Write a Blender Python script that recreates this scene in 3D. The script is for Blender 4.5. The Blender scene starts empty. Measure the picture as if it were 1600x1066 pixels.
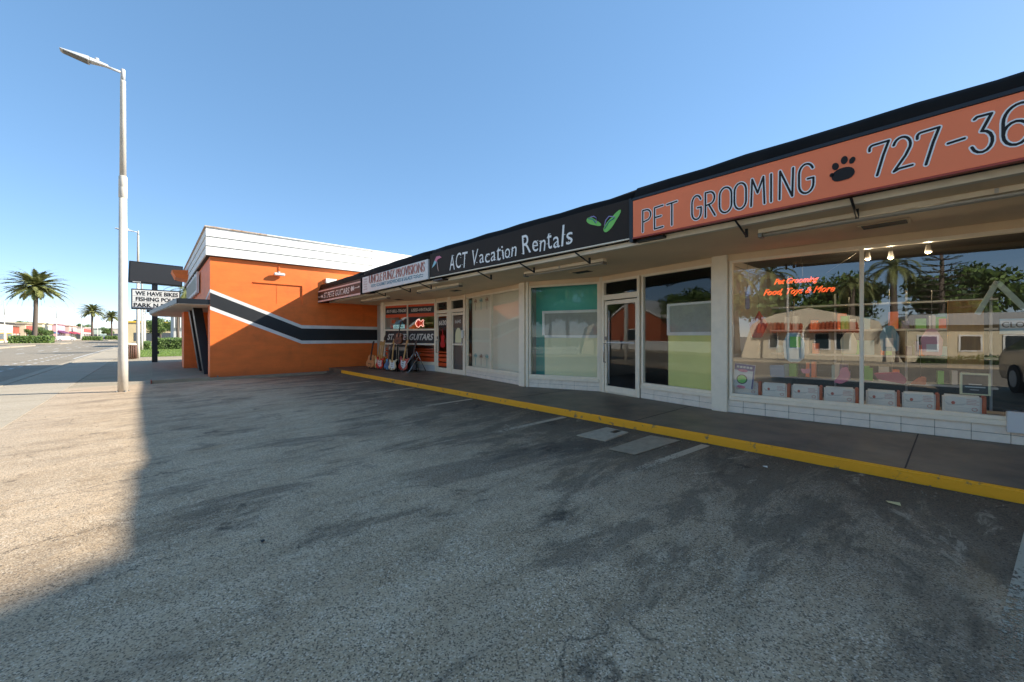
import bpy, bmesh, math, random
from mathutils import Vector, Matrix
from math import radians as R, sin, cos, pi
random.seed(7)
SC = bpy.context.scene; COL = SC.collection
# ------------------------------------------------------------ camera, sky, sun, exposure
YAW = math.atan(564/625.0); EYE = 1.3
cd = bpy.data.cameras.new('camera'); cam = bpy.data.objects.new('camera', cd); COL.objects.link(cam)
cam.location = (0, 0, EYE); cam.rotation_euler = (R(90), 0, -YAW)
cd.sensor_fit = 'HORIZONTAL'; cd.sensor_width = 36; cd.lens = 36*625/1600.0
cd.shift_y = -(533-526)/1600.0; cd.clip_start = .05; cd.clip_end = 3000
SC.camera = cam
SC.render.resolution_x = 1024; SC.render.resolution_y = 682
SUN = Vector((1, -.52, .665)).normalized()
elev = math.asin(SUN.z); azim = math.atan2(SUN.x, SUN.y)      # clockwise from +Y
w = bpy.data.worlds.new('World'); SC.world = w; w.use_nodes = True
nt = w.node_tree; bg = nt.nodes['Background']
sky = nt.nodes.new('ShaderNodeTexSky'); sky.sky_type = 'NISHITA'; sky.sun_disc = False
sky.sun_elevation = elev; sky.sun_rotation = azim; sky.altitude = 0
sky.air_density = .5; sky.dust_density = .03; sky.ozone_density = 3.5
hs = nt.nodes.new('ShaderNodeHueSaturation'); hs.inputs['Saturation'].default_value = 1.52
gm = nt.nodes.new('ShaderNodeGamma'); gm.inputs[1].default_value = .52
nt.links.new(sky.outputs[0], gm.inputs[0]); nt.links.new(gm.outputs[0], hs.inputs['Color']); wb = nt.nodes.new('ShaderNodeMix'); wb.data_type = 'RGBA'; wb.blend_type = 'MULTIPLY'; wb.inputs[0].default_value = 1; wb.inputs[7].default_value = (1.17, .965, .86, 1)   # daylight white balance
nt.links.new(hs.outputs[0], wb.inputs[6]); nt.links.new(wb.outputs[2], bg.inputs[0]); bg.inputs[1].default_value = .132
sl = bpy.data.lights.new('sun', 'SUN'); sl.energy = 2.0; sl.angle = R(.9); sl.color = (1, .97, .90)
so = bpy.data.objects.new('sun', sl); COL.objects.link(so)
so.rotation_euler = SUN.to_track_quat('Z', 'Y').to_euler(); so.location = (30, -12, 25)
SC.view_settings.view_transform = 'Standard'; SC.view_settings.look = 'None'
SC.view_settings.exposure = 2.25; SC.view_settings.gamma = 1
try: SC.view_settings.use_curve_mapping = False
except Exception: pass

# ------------------------------------------------------------ helpers
def hx(h):
    h = h.lstrip('#'); o = []
    for i in (0, 2, 4):
        c = int(h[i:i+2], 16)/255; o.append(c/12.92 if c <= .04045 else ((c+.055)/1.055)**2.4)
    return (*o, 1)
def mat(name, base, rough=.6, var=.0, vs=3., bump=0., bs=40., metal=0., spec=.5, emit=None, es=0., dark=None, coat=0., stretch=None):
    """paint-like procedural material: base colour with blotchy wear and a fine relief"""
    m = bpy.data.materials.new(name); m.use_nodes = True; N = m.node_tree.nodes; L = m.node_tree.links
    p = N['Principled BSDF']; p.inputs['Roughness'].default_value = rough; p.inputs['Metallic'].default_value = metal
    p.inputs['Specular IOR Level'].default_value = spec; p.inputs['Coat Weight'].default_value = coat
    b = hx(base) if isinstance(base, str) else (*base, 1)
    p.inputs['Base Color'].default_value = b
    g = N.new('ShaderNodeNewGeometry'); vec = g.outputs['Position']
    if stretch:
        mp = N.new('ShaderNodeMapping'); mp.inputs['Scale'].default_value = stretch; L.new(vec, mp.inputs[0]); vec = mp.outputs[0]
    if var > 0:
        n = N.new('ShaderNodeTexNoise'); n.inputs['Scale'].default_value = vs; n.inputs['Detail'].default_value = 8; n.inputs['Roughness'].default_value = .62
        L.new(vec, n.inputs['Vector'])
        r = N.new('ShaderNodeValToRGB'); r.color_ramp.elements[0].position = .32; r.color_ramp.elements[1].position = .66
        d = hx(dark) if dark else tuple(c*(1-var) for c in b[:3])+(1,)
        r.color_ramp.elements[0].color = d; r.color_ramp.elements[1].color = b
        L.new(n.outputs['Fac'], r.inputs[0]); L.new(r.outputs[0], p.inputs['Base Color'])
    if bump > 0:
        n2 = N.new('ShaderNodeTexNoise'); n2.inputs['Scale'].default_value = bs; n2.inputs['Detail'].default_value = 4
        L.new(vec, n2.inputs['Vector'])
        bm = N.new('ShaderNodeBump'); bm.inputs['Strength'].default_value = bump; bm.inputs['Distance'].default_value = .01
        L.new(n2.outputs['Fac'], bm.inputs['Height']); L.new(bm.outputs[0], p.inputs['Normal'])
    if emit:
        p.inputs['Emission Color'].default_value = hx(emit); p.inputs['Emission Strength'].default_value = es
    return m
def glass(name, refl=.13, k=1.5, tint=(.95, .97, .96)):
    m = bpy.data.materials.new(name); m.use_nodes = True; N = m.node_tree.nodes; L = m.node_tree.links
    for n in list(N):
        if n.type == 'BSDF_PRINCIPLED': N.remove(n)
    out = [n for n in N if n.type == 'OUTPUT_MATERIAL'][0]
    t = N.new('ShaderNodeBsdfTransparent'); t.inputs[0].default_value = (*tint, 1)
    gl = N.new('ShaderNodeBsdfGlossy'); gl.inputs['Roughness'].default_value = 0; gl.inputs[0].default_value = (.95, .96, .96, 1)
    gm = N.new('ShaderNodeNewGeometry'); ns = N.new('ShaderNodeTexNoise'); ns.inputs['Scale'].default_value = .8
    L.new(gm.outputs['Position'], ns.inputs['Vector'])
    bp = N.new('ShaderNodeBump'); bp.inputs['Strength'].default_value = .25; bp.inputs['Distance'].default_value = .006
    L.new(ns.outputs['Fac'], bp.inputs['Height']); L.new(bp.outputs[0], gl.inputs['Normal'])
    lw = N.new('ShaderNodeLayerWeight'); lw.inputs[0].default_value = .5
    fr = N.new('ShaderNodeMath'); fr.operation = 'POWER'; fr.inputs[1].default_value = 3.5; L.new(lw.outputs['Facing'], fr.inputs[0])
    ma = N.new('ShaderNodeMath'); ma.operation = 'MULTIPLY_ADD'; ma.inputs[1].default_value = k; ma.inputs[2].default_value = refl; ma.use_clamp = True
    L.new(fr.outputs[0], ma.inputs[0])
    mx = N.new('ShaderNodeMixShader'); L.new(ma.outputs[0], mx.inputs[0]); L.new(t.outputs[0], mx.inputs[1]); L.new(gl.outputs[0], mx.inputs[2])
    L.new(mx.outputs[0], out.inputs[0])
    return m
ROOTLOC = {}
def tag(o, label=None, cat=None, group=None, kind=None):
    if label: o['label'] = label
    if cat: o['category'] = cat
    if group: o['group'] = group
    if kind: o['kind'] = kind
    return o
def thing(name, label, cat, loc=(0, 0, 0), group=None, rz=0):
    o = bpy.data.objects.new(name, None); COL.objects.link(o); o.location = loc; o.rotation_euler = (0, 0, rz)
    o.empty_display_size = .2
    ROOTLOC[o.name] = Vector(loc); tag(o, label, cat, group); return o
def link(name, me, m, parent=None, loc=None):
    """me holds world coordinates; the object's origin sits at its thing's base"""
    o = bpy.data.objects.new(name, me); COL.objects.link(o)
    if m is not None:
        for x in (m if isinstance(m, (list, tuple)) else [m]): me.materials.append(x)
    L = ROOTLOC[parent.name] if parent is not None else Vector(loc or (0, 0, 0))
    me.transform(Matrix.Translation(-L)); ROOTLOC[o.name] = L
    if parent is not None: o.parent = parent
    else: o.location = L
    return o
class Fr:
    """a wall-like frame: s runs right along the face (seen from outside), o outward, z up"""
    def __init__(s, A, B, z=0):
        s.A = Vector((A[0], A[1], z)); d = Vector((B[0]-A[0], B[1]-A[1], 0)); s.L = d.length; s.d = d.normalized()
        s.n = Vector((s.d.y, -s.d.x, 0))
    def p(s, u, z, o=0): return s.A + s.d*u + s.n*o + Vector((0, 0, z))
W = Fr((0, 0), (1, 0)); W.n = Vector((0, 1, 0))        # world frame: p(x, z, y)
class B:
    """collects shapes into one mesh"""
    def __init__(s): s.bm = bmesh.new()
    def hexa(s, P, mi=0):
        v = [s.bm.verts.new(p) for p in P]
        for f in ((0, 3, 2, 1), (4, 5, 6, 7), (0, 1, 5, 4), (1, 2, 6, 5), (2, 3, 7, 6), (3, 0, 4, 7)):
            fc = s.bm.faces.new([v[i] for i in f]); fc.material_index = mi
        return s
    def box(s, x0, x1, y0, y1, z0, z1, mi=0):
        return s.hexa([Vector(p) for p in ((x0, y0, z0), (x1, y0, z0), (x1, y1, z0), (x0, y1, z0), (x0, y0, z1), (x1, y0, z1), (x1, y1, z1), (x0, y1, z1))], mi)
    def fb(s, F, u0, u1, o0, o1, z0, z1, mi=0):
        return s.hexa([F.p(u0, z0, o1), F.p(u1, z0, o1), F.p(u1, z0, o0), F.p(u0, z0, o0), F.p(u0, z1, o1), F.p(u1, z1, o1), F.p(u1, z1, o0), F.p(u0, z1, o0)], mi)
    def prism(s, pts, ext, mi=0):
        """pts: planar loop of Vectors, ext: Vector thickness"""
        a = [s.bm.verts.new(p) for p in pts]; b = [s.bm.verts.new(Vector(p)+ext) for p in pts]; n = len(a)
        f = s.bm.faces.new(a); f.material_index = mi; f = s.bm.faces.new(b[::-1]); f.material_index = mi
        for i in range(n):
            f = s.bm.faces.new((a[i], b[i], b[(i+1) % n], a[(i+1) % n])); f.material_index = mi
        return s
    def poly(s, pts, mi=0):
        f = s.bm.faces.new([s.bm.verts.new(p) for p in pts]); f.material_index = mi; return s
    def tube(s, pts, r, n=10, mi=0, cap=True, flat=None):
        pts = [Vector(p) for p in pts]; rs = r if isinstance(r, (list, tuple)) else [r]*len(pts); rings = []
        for i, p in enumerate(pts):
            t = (pts[min(i+1, len(pts)-1)]-pts[max(i-1, 0)]).normalized()
            up = Vector((0, 0, 1)) if abs(t.z) < .9 else Vector((0, 1, 0))
            a = t.cross(up).normalized(); b = a.cross(t).normalized()
            rings.append([s.bm.verts.new(p+a*cos(2*pi*k/n)*rs[i]+b*sin(2*pi*k/n)*rs[i]*(flat or 1)) for k in range(n)])
        for i in range(len(rings)-1):
            for k in range(n):
                f = s.bm.faces.new((rings[i][k], rings[i][(k+1) % n], rings[i+1][(k+1) % n], rings[i+1][k])); f.material_index = mi; f.smooth = True
        if cap:
            for q in (rings[0][::-1], rings[-1]):
                f = s.bm.faces.new(q); f.material_index = mi
        return s
    def lathe(s, c, prof, n=16, mi=0):
        c = Vector(c); rings = [[s.bm.verts.new(c+Vector((r*cos(2*pi*k/n), r*sin(2*pi*k/n), z))) for k in range(n)] for r, z in prof]
        for i in range(len(rings)-1):
            for k in range(n):
                f = s.bm.faces.new((rings[i][k], rings[i][(k+1) % n], rings[i+1][(k+1) % n], rings[i+1][k])); f.material_index = mi; f.smooth = True
        for q in (rings[0][::-1], rings[-1]):
            f = s.bm.faces.new(q); f.material_index = mi
        return s
    def build(s, name, m, parent=None, loc=None, bevel=0, seg=2):
        bmesh.ops.recalc_face_normals(s.bm, faces=s.bm.faces)
        if bevel:
            bmesh.ops.bevel(s.bm, geom=[e for e in s.bm.edges if len(e.link_faces) == 2 and e.calc_face_angle(0) > .5], offset=bevel, segments=seg, affect='EDGES', clamp_overlap=True)
        me = bpy.data.meshes.new(name); s.bm.to_mesh(me); s.bm.free()
        return link(name, me, m, parent, loc)
def grid(name, x0, x1, y0, y1, nx, ny, zf, m, kind='structure'):
    bm = bmesh.new(); V = [[bm.verts.new((x0+(x1-x0)*i/nx, y0+(y1-y0)*j/ny, zf(x0+(x1-x0)*i/nx, y0+(y1-y0)*j/ny))) for j in range(ny+1)] for i in range(nx+1)]
    for i in range(nx):
        for j in range(ny): bm.faces.new((V[i][j], V[i+1][j], V[i+1][j+1], V[i][j+1]))
    me = bpy.data.meshes.new(name); bm.to_mesh(me); bm.free()
    o = link(name, me, m); tag(o, kind=kind); return o
def text_verts(txt, shear=0, spacing=1, outline=0, extrude=0, offset=0):
    cu = bpy.data.curves.new('lettering', 'FONT'); cu.body = txt; cu.size = 1; cu.shear = shear; cu.space_character = spacing
    cu.extrude = extrude; cu.offset = offset
    if outline: cu.fill_mode = 'NONE'; cu.bevel_depth = outline; cu.bevel_resolution = 1; cu.resolution_u = 4
    else: cu.resolution_u = 5
    o = bpy.data.objects.new('lettering', cu); COL.objects.link(o)
    me = bpy.data.meshes.new_from_object(o.evaluated_get(bpy.context.evaluated_depsgraph_get()))
    bpy.data.objects.remove(o); bpy.data.curves.remove(cu); return me
def lettering(rows, F, off, m, parent, name='lettering', depth=None, both=False):
    """rows: (text, u0, u1, z0, z1, shear, boldness) fitted onto frame F; all rows make one mesh"""
    bm = bmesh.new()
    for row in rows:
        txt, u0, u1, z0, z1 = row[:5]; sh = row[5] if len(row) > 5 else 0; bold = row[6] if len(row) > 6 else 0
        outl = row[7] if len(row) > 7 else 0; rot = row[8] if len(row) > 8 else 0
        me = text_verts(txt, sh, 1, outl, 0, bold)
        xs = [v.co.x for v in me.vertices]; ys = [v.co.y for v in me.vertices]
        if not xs: continue
        a, b, c, d = min(xs), max(xs), min(ys), max(ys)
        for v in me.vertices:
            u = u0+(v.co.x-a)/(b-a)*(u1-u0); z = z0+(v.co.y-c)/max(d-c, 1e-6)*(z1-z0)
            if rot:
                cu_, cz = (u0+u1)/2, (z0+z1)/2; du, dz = u-cu_, z-cz
                u, z = cu_+du*cos(rot)-dz*sin(rot), cz+du*sin(rot)+dz*cos(rot)
            v.co = F.p(u, z, off+v.co.z)
        bm.from_mesh(me); bpy.data.meshes.remove(me)
    me = bpy.data.meshes.new(name); bm.to_mesh(me); bm.free()
    return link(name, me, m, parent)
def arc(cx, cy, rx, ry, a0, a1, n=10): return [(cx+rx*cos(R(a0+(a1-a0)*i/n)), cy+ry*sin(R(a0+(a1-a0)*i/n))) for i in range(n+1)]
GL = {  # single-line letters in a box of width w, height 1
 'P': (.5, [[(0, 0), (0, .97)], [(0, 1)]+arc(.22, .75, .26, .25, 90, -90)+[(0, .45)]]),
 'E': (.48, [[(.46, 1), (0, .97), (0, 0), (.46, .03)], [(0, .52), (.36, .54)]]),
 'T': (.6, [[(0, .96), (.6, 1)], [(.3, .98), (.3, 0)]]),
 'G': (.6, [arc(.3, .68, .3, .32, 25, 180)+arc(.3, .3, .3, .3, 180, 360)+[(.6, .48), (.36, .48)]]),
 'R': (.55, [[(0, 0), (0, .97)], [(0, 1)]+arc(.24, .75, .28, .25, 90, -90)+[(0, .47)], [(.2, .48), (.55, 0)]]),
 'O': (.6, [arc(.3, .7, .3, .3, 0, 180)+arc(.3, .3, .3, .3, 180, 360)+[(.6, .7)]]),
 'M': (.75, [[(0, 0), (.06, 1), (.37, .45), (.69, 1), (.75, 0)]]),
 'I': (.05, [[(.02, 0), (.02, 1)]]), 'N': (.6, [[(0, 0), (.02, 1), (.56, .02), (.6, 1)]]),
 '7': (.62, [[(0, .82)]+arc(.12, .88, .12, .1, 180, 90, 5)+[(.62, 1), (.45, .6), (.25, 0)]]),
 '2': (.62, [arc(.28, .74, .28, .26, 165, -20)+[(.4, .42), (.02, .0), (.2, .06), (.62, .08)]]),
 '-': (.5, [[(0, .42), (.5, .46)]]),
 '3': (.6, [[(.02, .95), (.1, 1), (.55, 1), (.25, .58)]+arc(.25, .29, .33, .29, 88, -160)]),
 '6': (.62, [[(.6, .92)]+arc(.42, .6, .4, .4, 75, 180, 7)+arc(.31, .29, .29, .29, 180, 540, 16)])}
def strokes(items, F, rad, off, th, m, parent, name='lettering'):
    """flat painted strokes of even width with round ends"""
    b = B(); k = 0
    for ch, u0, u1, z0, z1 in items:
        wd, sp = GL[ch]
        for st in sp:
            P = [Vector((u0+x/wd*(u1-u0), z0+y*(z1-z0))) for x, y in st]
            for i, p in enumerate(P):
                k += 1; o_ = off+(k % 40)*1e-5
                b.prism([F.p(p.x+rad*cos(q*pi/6), p.y+rad*sin(q*pi/6), o_-.002) for q in range(12)], F.n*.002)
                if i:
                    d = p-P[i-1]
                    if d.length < 1e-5: continue
                    d.normalize(); n_ = Vector((-d.y, d.x))*rad; a = P[i-1]; o_ += 5e-6
                    b.prism([F.p(v.x, v.y, o_-.002) for v in (a+n_, p+n_, p-n_, a-n_)], F.n*.002)
    return b.build(name, m, parent)
def copy_tree(o, parent=None):
    c = o.copy(); COL.objects.link(c)
    if parent is not None: c.parent = parent
    for ch in list(o.children):
        if ch.name in CT_KEEP: copy_tree(ch, c)
    return c
CT_KEEP = set()
def keep(*obs):
    for o in obs: CT_KEEP.add(o.name)

# ------------------------------------------------------------ materials
def ground_mat(name, c0, c1, speck_l, speck_d, stains=True, lot=False):
    m = bpy.data.materials.new(name); m.use_nodes = True; N = m.node_tree.nodes; L = m.node_tree.links
    p = N['Principled BSDF']; p.inputs['Roughness'].default_value = .88; p.inputs['Specular IOR Level'].default_value = .35
    g = N.new('ShaderNodeNewGeometry'); pos = g.outputs['Position']
    def noise(sc, det=6, ro=.6, v=pos, dist=0):
        n = N.new('ShaderNodeTexNoise'); n.inputs['Scale'].default_value = sc; n.inputs['Detail'].default_value = det
        n.inputs['Roughness'].default_value = ro; n.inputs['Distortion'].default_value = dist; L.new(v, n.inputs['Vector']); return n.outputs['Fac']
    def ramp(f, a, b, ca=(0, 0, 0, 1), cb=(1, 1, 1, 1)):
        r = N.new('ShaderNodeValToRGB'); r.color_ramp.elements[0].position = a; r.color_ramp.elements[1].position = b
        r.color_ramp.elements[0].color = ca; r.color_ramp.elements[1].color = cb; L.new(f, r.inputs[0]); return r.outputs[0]
    def mix(f, a, b, mode='MIX'):
        x = N.new('ShaderNodeMix'); x.data_type = 'RGBA'; x.blend_type = mode
        for s, v in ((0, f), (6, a), (7, b)):
            if hasattr(v, 'is_linked'): L.new(v, x.inputs[s])
            else: x.inputs[s].default_value = v
        return x.outputs[2]
    def mth(op, a, b=0., c=0., cl=False):
        x = N.new('ShaderNodeMath'); x.operation = op; x.use_clamp = cl
        for i, v in enumerate((a, b, c)):
            if hasattr(v, 'is_linked'): L.new(v, x.inputs[i])
            else: x.inputs[i].default_value = v
        return x.outputs[0]
    mp = N.new('ShaderNodeMapping'); mp.inputs['Scale'].default_value = (.55, 1.6, 1); L.new(pos, mp.inputs[0]); streak = mp.outputs[0]
    col = mix(ramp(noise(.9, 8, .65, streak, .4), .3, .7), hx(c0), hx(c1))
    col = mix(mth('MULTIPLY', ramp(noise(5, 8, .7, streak), .45, .75), .3), col, hx(speck_l))
    # aggregate: light and dark stones
    vo = N.new('ShaderNodeTexVoronoi'); vo.inputs['Scale'].default_value = 150; L.new(pos, vo.inputs['Vector'])
    sep = N.new('ShaderNodeSeparateColor'); L.new(vo.outputs['Color'], sep.inputs[0])
    wear = ramp(noise(2.2, 6, .7), .35, .7)
    li = mth('MULTIPLY', ramp(sep.outputs[0], .70, .9), mth('MULTIPLY_ADD', wear, .65, .25))
    col = mix(li, col, hx(speck_l)); col = mix(mth('MULTIPLY', ramp(sep.outputs[1], .66, .86), .8), col, hx(speck_d))
    if lot:
        sx = N.new('ShaderNodeSeparateXYZ'); L.new(pos, sx.inputs[0]); X, Y = sx.outputs[0], sx.outputs[1]
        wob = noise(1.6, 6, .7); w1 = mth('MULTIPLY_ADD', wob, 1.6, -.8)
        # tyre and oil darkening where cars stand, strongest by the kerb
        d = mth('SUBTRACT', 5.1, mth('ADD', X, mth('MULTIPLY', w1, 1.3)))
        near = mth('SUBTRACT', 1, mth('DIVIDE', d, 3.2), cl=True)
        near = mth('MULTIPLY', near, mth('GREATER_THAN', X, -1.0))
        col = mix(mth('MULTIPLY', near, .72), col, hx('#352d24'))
        blot = ramp(noise(.55, 5, .6, pos, .8), .56, .70); col = mix(mth('MULTIPLY', blot, .5), col, hx('#5a4a38'))
        tan = ramp(noise(.8, 5, .6, mp.outputs[0], .3), .62, .78); col = mix(mth('MULTIPLY', tan, .55), col, hx('#b08a5c'))
        sl_n = mth('ADD', noise(1.25, 10, .72, streak, .5), mth('MULTIPLY', near, .14)); gate = mth('MULTIPLY', mth('ADD', X, 1.2), .6, cl=True)
        seal = mth('MULTIPLY', ramp(sl_n, .53, .60), gate); col = mix(mth('MULTIPLY', seal, .52), col, hx('#4a4034'))
        pch = mth('MULTIPLY', ramp(noise(2.6, 10, .75, streak, .8), .60, .66), gate); col = mix(mth('MULTIPLY', pch, .38), col, hx('#dcc6a6'))
        # paler tone towards the street
        pale = mth('MULTIPLY', mth('ADD', X, w1), -.5, cl=True); pale = mth('MULTIPLY', pale, .25, cl=True); col = mix(pale, col, hx('#b5aa9c'))
        # darker trench repair running out from the kerb
        def band(v, lo, hi, soft=.05):
            a = mth('DIVIDE', mth('SUBTRACT', v, lo), soft, cl=True); b = mth('DIVIDE', mth('SUBTRACT', hi, v), soft, cl=True); return mth('MULTIPLY', a, b)
        yy = mth('ADD', Y, mth('MULTIPLY', X, .16)); yw = mth('ADD', yy, mth('MULTIPLY', w1, .07))
        tr = mth('MULTIPLY', band(yw, 3.42, 4.02), band(mth('ADD', X, mth('MULTIPLY', w1, .3)), 1.7, 4.7, .25)); col = mix(mth('MULTIPLY', tr, .38), col, hx('#35322e'))
        # cracks across the left of the lot and a fine map of hairlines
        cr = None
        for c_, b_, x1, wd in ((5.35, .05, .3, .016), (4.15, -.02, .3, .012), (3.35, -.05, .2, .009), (7.6, .1, .8, .010), (10.4, .05, 1.6, .015), (6.1, .3, 3.5, .006)):
            dd = mth('ABSOLUTE', mth('SUBTRACT', mth('ADD', Y, mth('MULTIPLY_ADD', noise(2.1, 7, .7), .7, -.35)), mth('MULTIPLY_ADD', X, b_, c_)))
            k = mth('SUBTRACT', 1, mth('DIVIDE', dd, wd), cl=True); k = mth('MULTIPLY', k, mth('LESS_THAN', mth('ADD', X, w1), x1))
            cr = k if cr is None else mth('MAXIMUM', cr, k)
        ve = N.new('ShaderNodeTexVoronoi'); ve.feature = 'DISTANCE_TO_EDGE'; ve.inputs['Scale'].default_value = .42
        dv = N.new('ShaderNodeVectorMath'); dv.operation = 'ADD'; nz = N.new('ShaderNodeTexNoise'); nz.inputs['Scale'].default_value = 1.7; nz.inputs['Detail'].default_value = 6; L.new(pos, nz.inputs['Vector'])
        L.new(pos, dv.inputs[0]); L.new(nz.outputs['Color'], dv.inputs[1]); L.new(dv.outputs[0], ve.inputs['Vector'])
        hl = mth('SUBTRACT', 1, mth('DIVIDE', ve.outputs['Distance'], .006), cl=True); hl = mth('MULTIPLY', hl, ramp(noise(.7, 3), .52, .6))
        cr = mth('MAXIMUM', cr, mth('MULTIPLY', hl, .8)); col = mix(mth('MULTIPLY', cr, .8), col, hx('#26221d'))
        sp = ramp(noise(1.6, 3, .5), .645, .69); fl = mth('MULTIPLY', sp, ramp(noise(14, 5, .7), .42, .6)); col = mix(mth('MULTIPLY', fl, .7), col, hx('#352b22'))
    elif stains:
        st = ramp(noise(.35, 6, .65), .5, .75); col = mix(mth('MULTIPLY', st, .25), col, hx(speck_d))
    L.new(col, p.inputs['Base Color'])
    bm = N.new('ShaderNodeBump'); bm.inputs['Strength'].default_value = .35; bm.inputs['Distance'].default_value = .003
    L.new(vo.outputs['Distance'], bm.inputs['Height']); bm2 = N.new('ShaderNodeBump'); bm2.inputs['Strength'].default_value = .3; bm2.inputs['Distance'].default_value = .02
    L.new(noise(9, 6, .6), bm2.inputs['Height']); L.new(bm.outputs[0], bm2.inputs['Normal']); L.new(bm2.outputs[0], p.inputs['Normal'])
    return m
M = {}
M['lot'] = ground_mat('lot_asphalt', '#a88c6a', '#ceaf8a', '#f0dabc', '#594b3b', lot=True)
M['road'] = ground_mat('road_asphalt', '#90826f', '#a2937d', '#bbac95', '#6f6352')
M['side'] = ground_mat('sidewalk_concrete', '#ac9c84', '#bcac94', '#ccbda6', '#93846e')
M['earth'] = ground_mat('far_ground', '#8a8479', '#9c9587', '#a8a294', '#6d675d')
M['apron'] = ground_mat('apron_concrete', '#a49378', '#b4a287', '#cfbfa6', '#746753')
M['walk'] = mat('walkway_paint', '#7c6c58', .5, .3, 2.2, .25, 60, dark='#544a3e')
M['porch'] = mat('porch_concrete', '#a8957a', .8, .25, 2, .2, 50)
M['yellow'] = mat('kerb_yellow', '#f4a716', .6, .5, 9, .5, 30, dark='#8d7550')
_r = [n for n in M['yellow'].node_tree.nodes if n.type == 'VALTORGB'][0]; _r.color_ramp.elements[0].position = .33; _r.color_ramp.elements[1].position = .40
M['orange'] = mat('orange_paint', '#fb7a2c', .55, .18, 1.3, .3, 9, stretch=(1, 1, 3))
def base_dirt(m, zt=.25, c='#5c4636', amt=.7):
    N = m.node_tree.nodes; L = m.node_tree.links; p = N['Principled BSDF']; src = p.inputs['Base Color'].links[0].from_socket
    g = N.new('ShaderNodeNewGeometry'); sx = N.new('ShaderNodeSeparateXYZ'); L.new(g.outputs['Position'], sx.inputs[0])
    mp = N.new('ShaderNodeMapping'); mp.inputs['Scale'].default_value = (1.6, 1.6, .7); L.new(g.outputs['Position'], mp.inputs[0])
    n = N.new('ShaderNodeTexNoise'); n.inputs['Scale'].default_value = 1.5; n.inputs['Detail'].default_value = 8; n.inputs['Roughness'].default_value = .7; L.new(mp.outputs[0], n.inputs['Vector'])
    a = N.new('ShaderNodeMapRange'); a.inputs[1].default_value = -.1; a.inputs[2].default_value = zt; a.inputs[3].default_value = .62; a.inputs[4].default_value = 0; L.new(sx.outputs[2], a.inputs[0])
    s_ = N.new('ShaderNodeMath'); s_.operation = 'MULTIPLY_ADD'; s_.inputs[1].default_value = 1.3; s_.inputs[2].default_value = -.68; s_.use_clamp = True; L.new(n.outputs['Fac'], s_.inputs[0])
    t = N.new('ShaderNodeMath'); t.operation = 'MULTIPLY_ADD'; t.use_clamp = True; L.new(a.outputs[0], t.inputs[0]); t.inputs[1].default_value = amt; L.new(s_.outputs[0], t.inputs[2])
    x = N.new('ShaderNodeMix'); x.data_type = 'RGBA'; L.new(t.outputs[0], x.inputs[0]); L.new(src, x.inputs[6]); x.inputs[7].default_value = hx(c); L.new(x.outputs[2], p.inputs['Base Color'])
base_dirt(M['orange'], .22, '#a04a1c', .8)
M['white'] = mat('white_paint', '#e9e4da', .6, .16, 3, .15, 30)
M['siding'] = mat('white_siding', '#efebe2', .7, .14, 8, .2, 90, stretch=(1, 1, .15))
M['gap'] = mat('dark_gap', '#3a3936', .9)
M['blackp'] = mat('black_paint', '#242424', .55, .2, 4, .1, 30)
M['black'] = mat('black_metal', '#17181a', .4, .3, 6, .05, 20)
M['awn'] = mat('awning_black', '#211d19', .75, .4, 2.5, .35, 7, spec=.12)
M['soffit'] = mat('soffit_stucco', '#f4d9b2', .9, .12, 1.2, .8, 110)
M['trim'] = mat('trim_cream', '#eee0c6', .5, .12, 6)
M['tile'] = mat('plinth_tile', '#f5e6d0', .35, .12, 9, .05, 20)
M['alu'] = mat('storefront_frame', '#faeace', .4, .08, 8)
M['rust'] = mat('rusty_flashing', '#b07b45', .8, .6, 9, dark='#d8d2c6')
M['conc'] = mat('lamp_concrete', '#d2c8b8', .8, .14, 4, .2, 60)
M['lampm'] = mat('lamp_metal', '#c8c6c1', .45, .1, 5)
M['glass'] = glass('shop_glass', .15, .6)
M['glassd'] = glass('office_glass', .045, .45)
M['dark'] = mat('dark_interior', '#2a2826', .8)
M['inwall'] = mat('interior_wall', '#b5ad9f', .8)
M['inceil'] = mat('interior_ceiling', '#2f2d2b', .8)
M['teal'] = mat('teal_wall', '#62c4b4', .8)
M['blind'] = mat('beige_blind', '#f2e6cc', .8, .08, 1)
M['yel'] = mat('lime_film', '#e6e088', .7, .1, 1)
M['beif'] = mat('beige_film', '#ebe4b6', .7, .1, 1)
M['scr'] = mat('grey_screen', '#a9a698', .7, .15, 6)
M['metal'] = mat('galvanised', '#8e8c86', .4, .2, 10, metal=.7)
M['tube'] = mat('lamp_tube', '#b3ab9b', .3)
M['redor'] = mat('sign_salmon', '#ff8352', .6, .04, 1.5, coat=.0)
M['signw'] = mat('sign_white', '#d9d6cf', .4, .05, 3)
M['signk'] = mat('sign_black', '#37302a', .6, .1, 3, spec=.15)
M['ink'] = mat('dark_ink', '#2a2725', .6, spec=.2); M['wink'] = mat('white_ink', '#f2efe8', .5, .1, 30)
M['red'] = mat('brick_red_ink', '#c66a56', .5); M['blue'] = mat('teal_blue_ink', '#3d7f92', .5); M['pinkw'] = mat('pale_pink_ink', '#dcb9ad', .5)
M['green'] = mat('lime_green', '#7dc95c', .5); M['lil'] = mat('lilac', '#a99fce', .5); M['pink'] = mat('pink', '#d8788e', .5); M['cyan'] = mat('sky_cyan', '#8fc4cf', .5)
M['wood'] = mat('guitar_wood', '#a5683a', .35, .3, 20, coat=.5); M['amber'] = mat('guitar_amber', '#e8b060', .35, .3, 12, coat=.5)
M['neck'] = mat('maple_neck', '#b98a4a', .4); M['darkneck'] = mat('dark_fretboard', '#3a2a20', .5)
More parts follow.
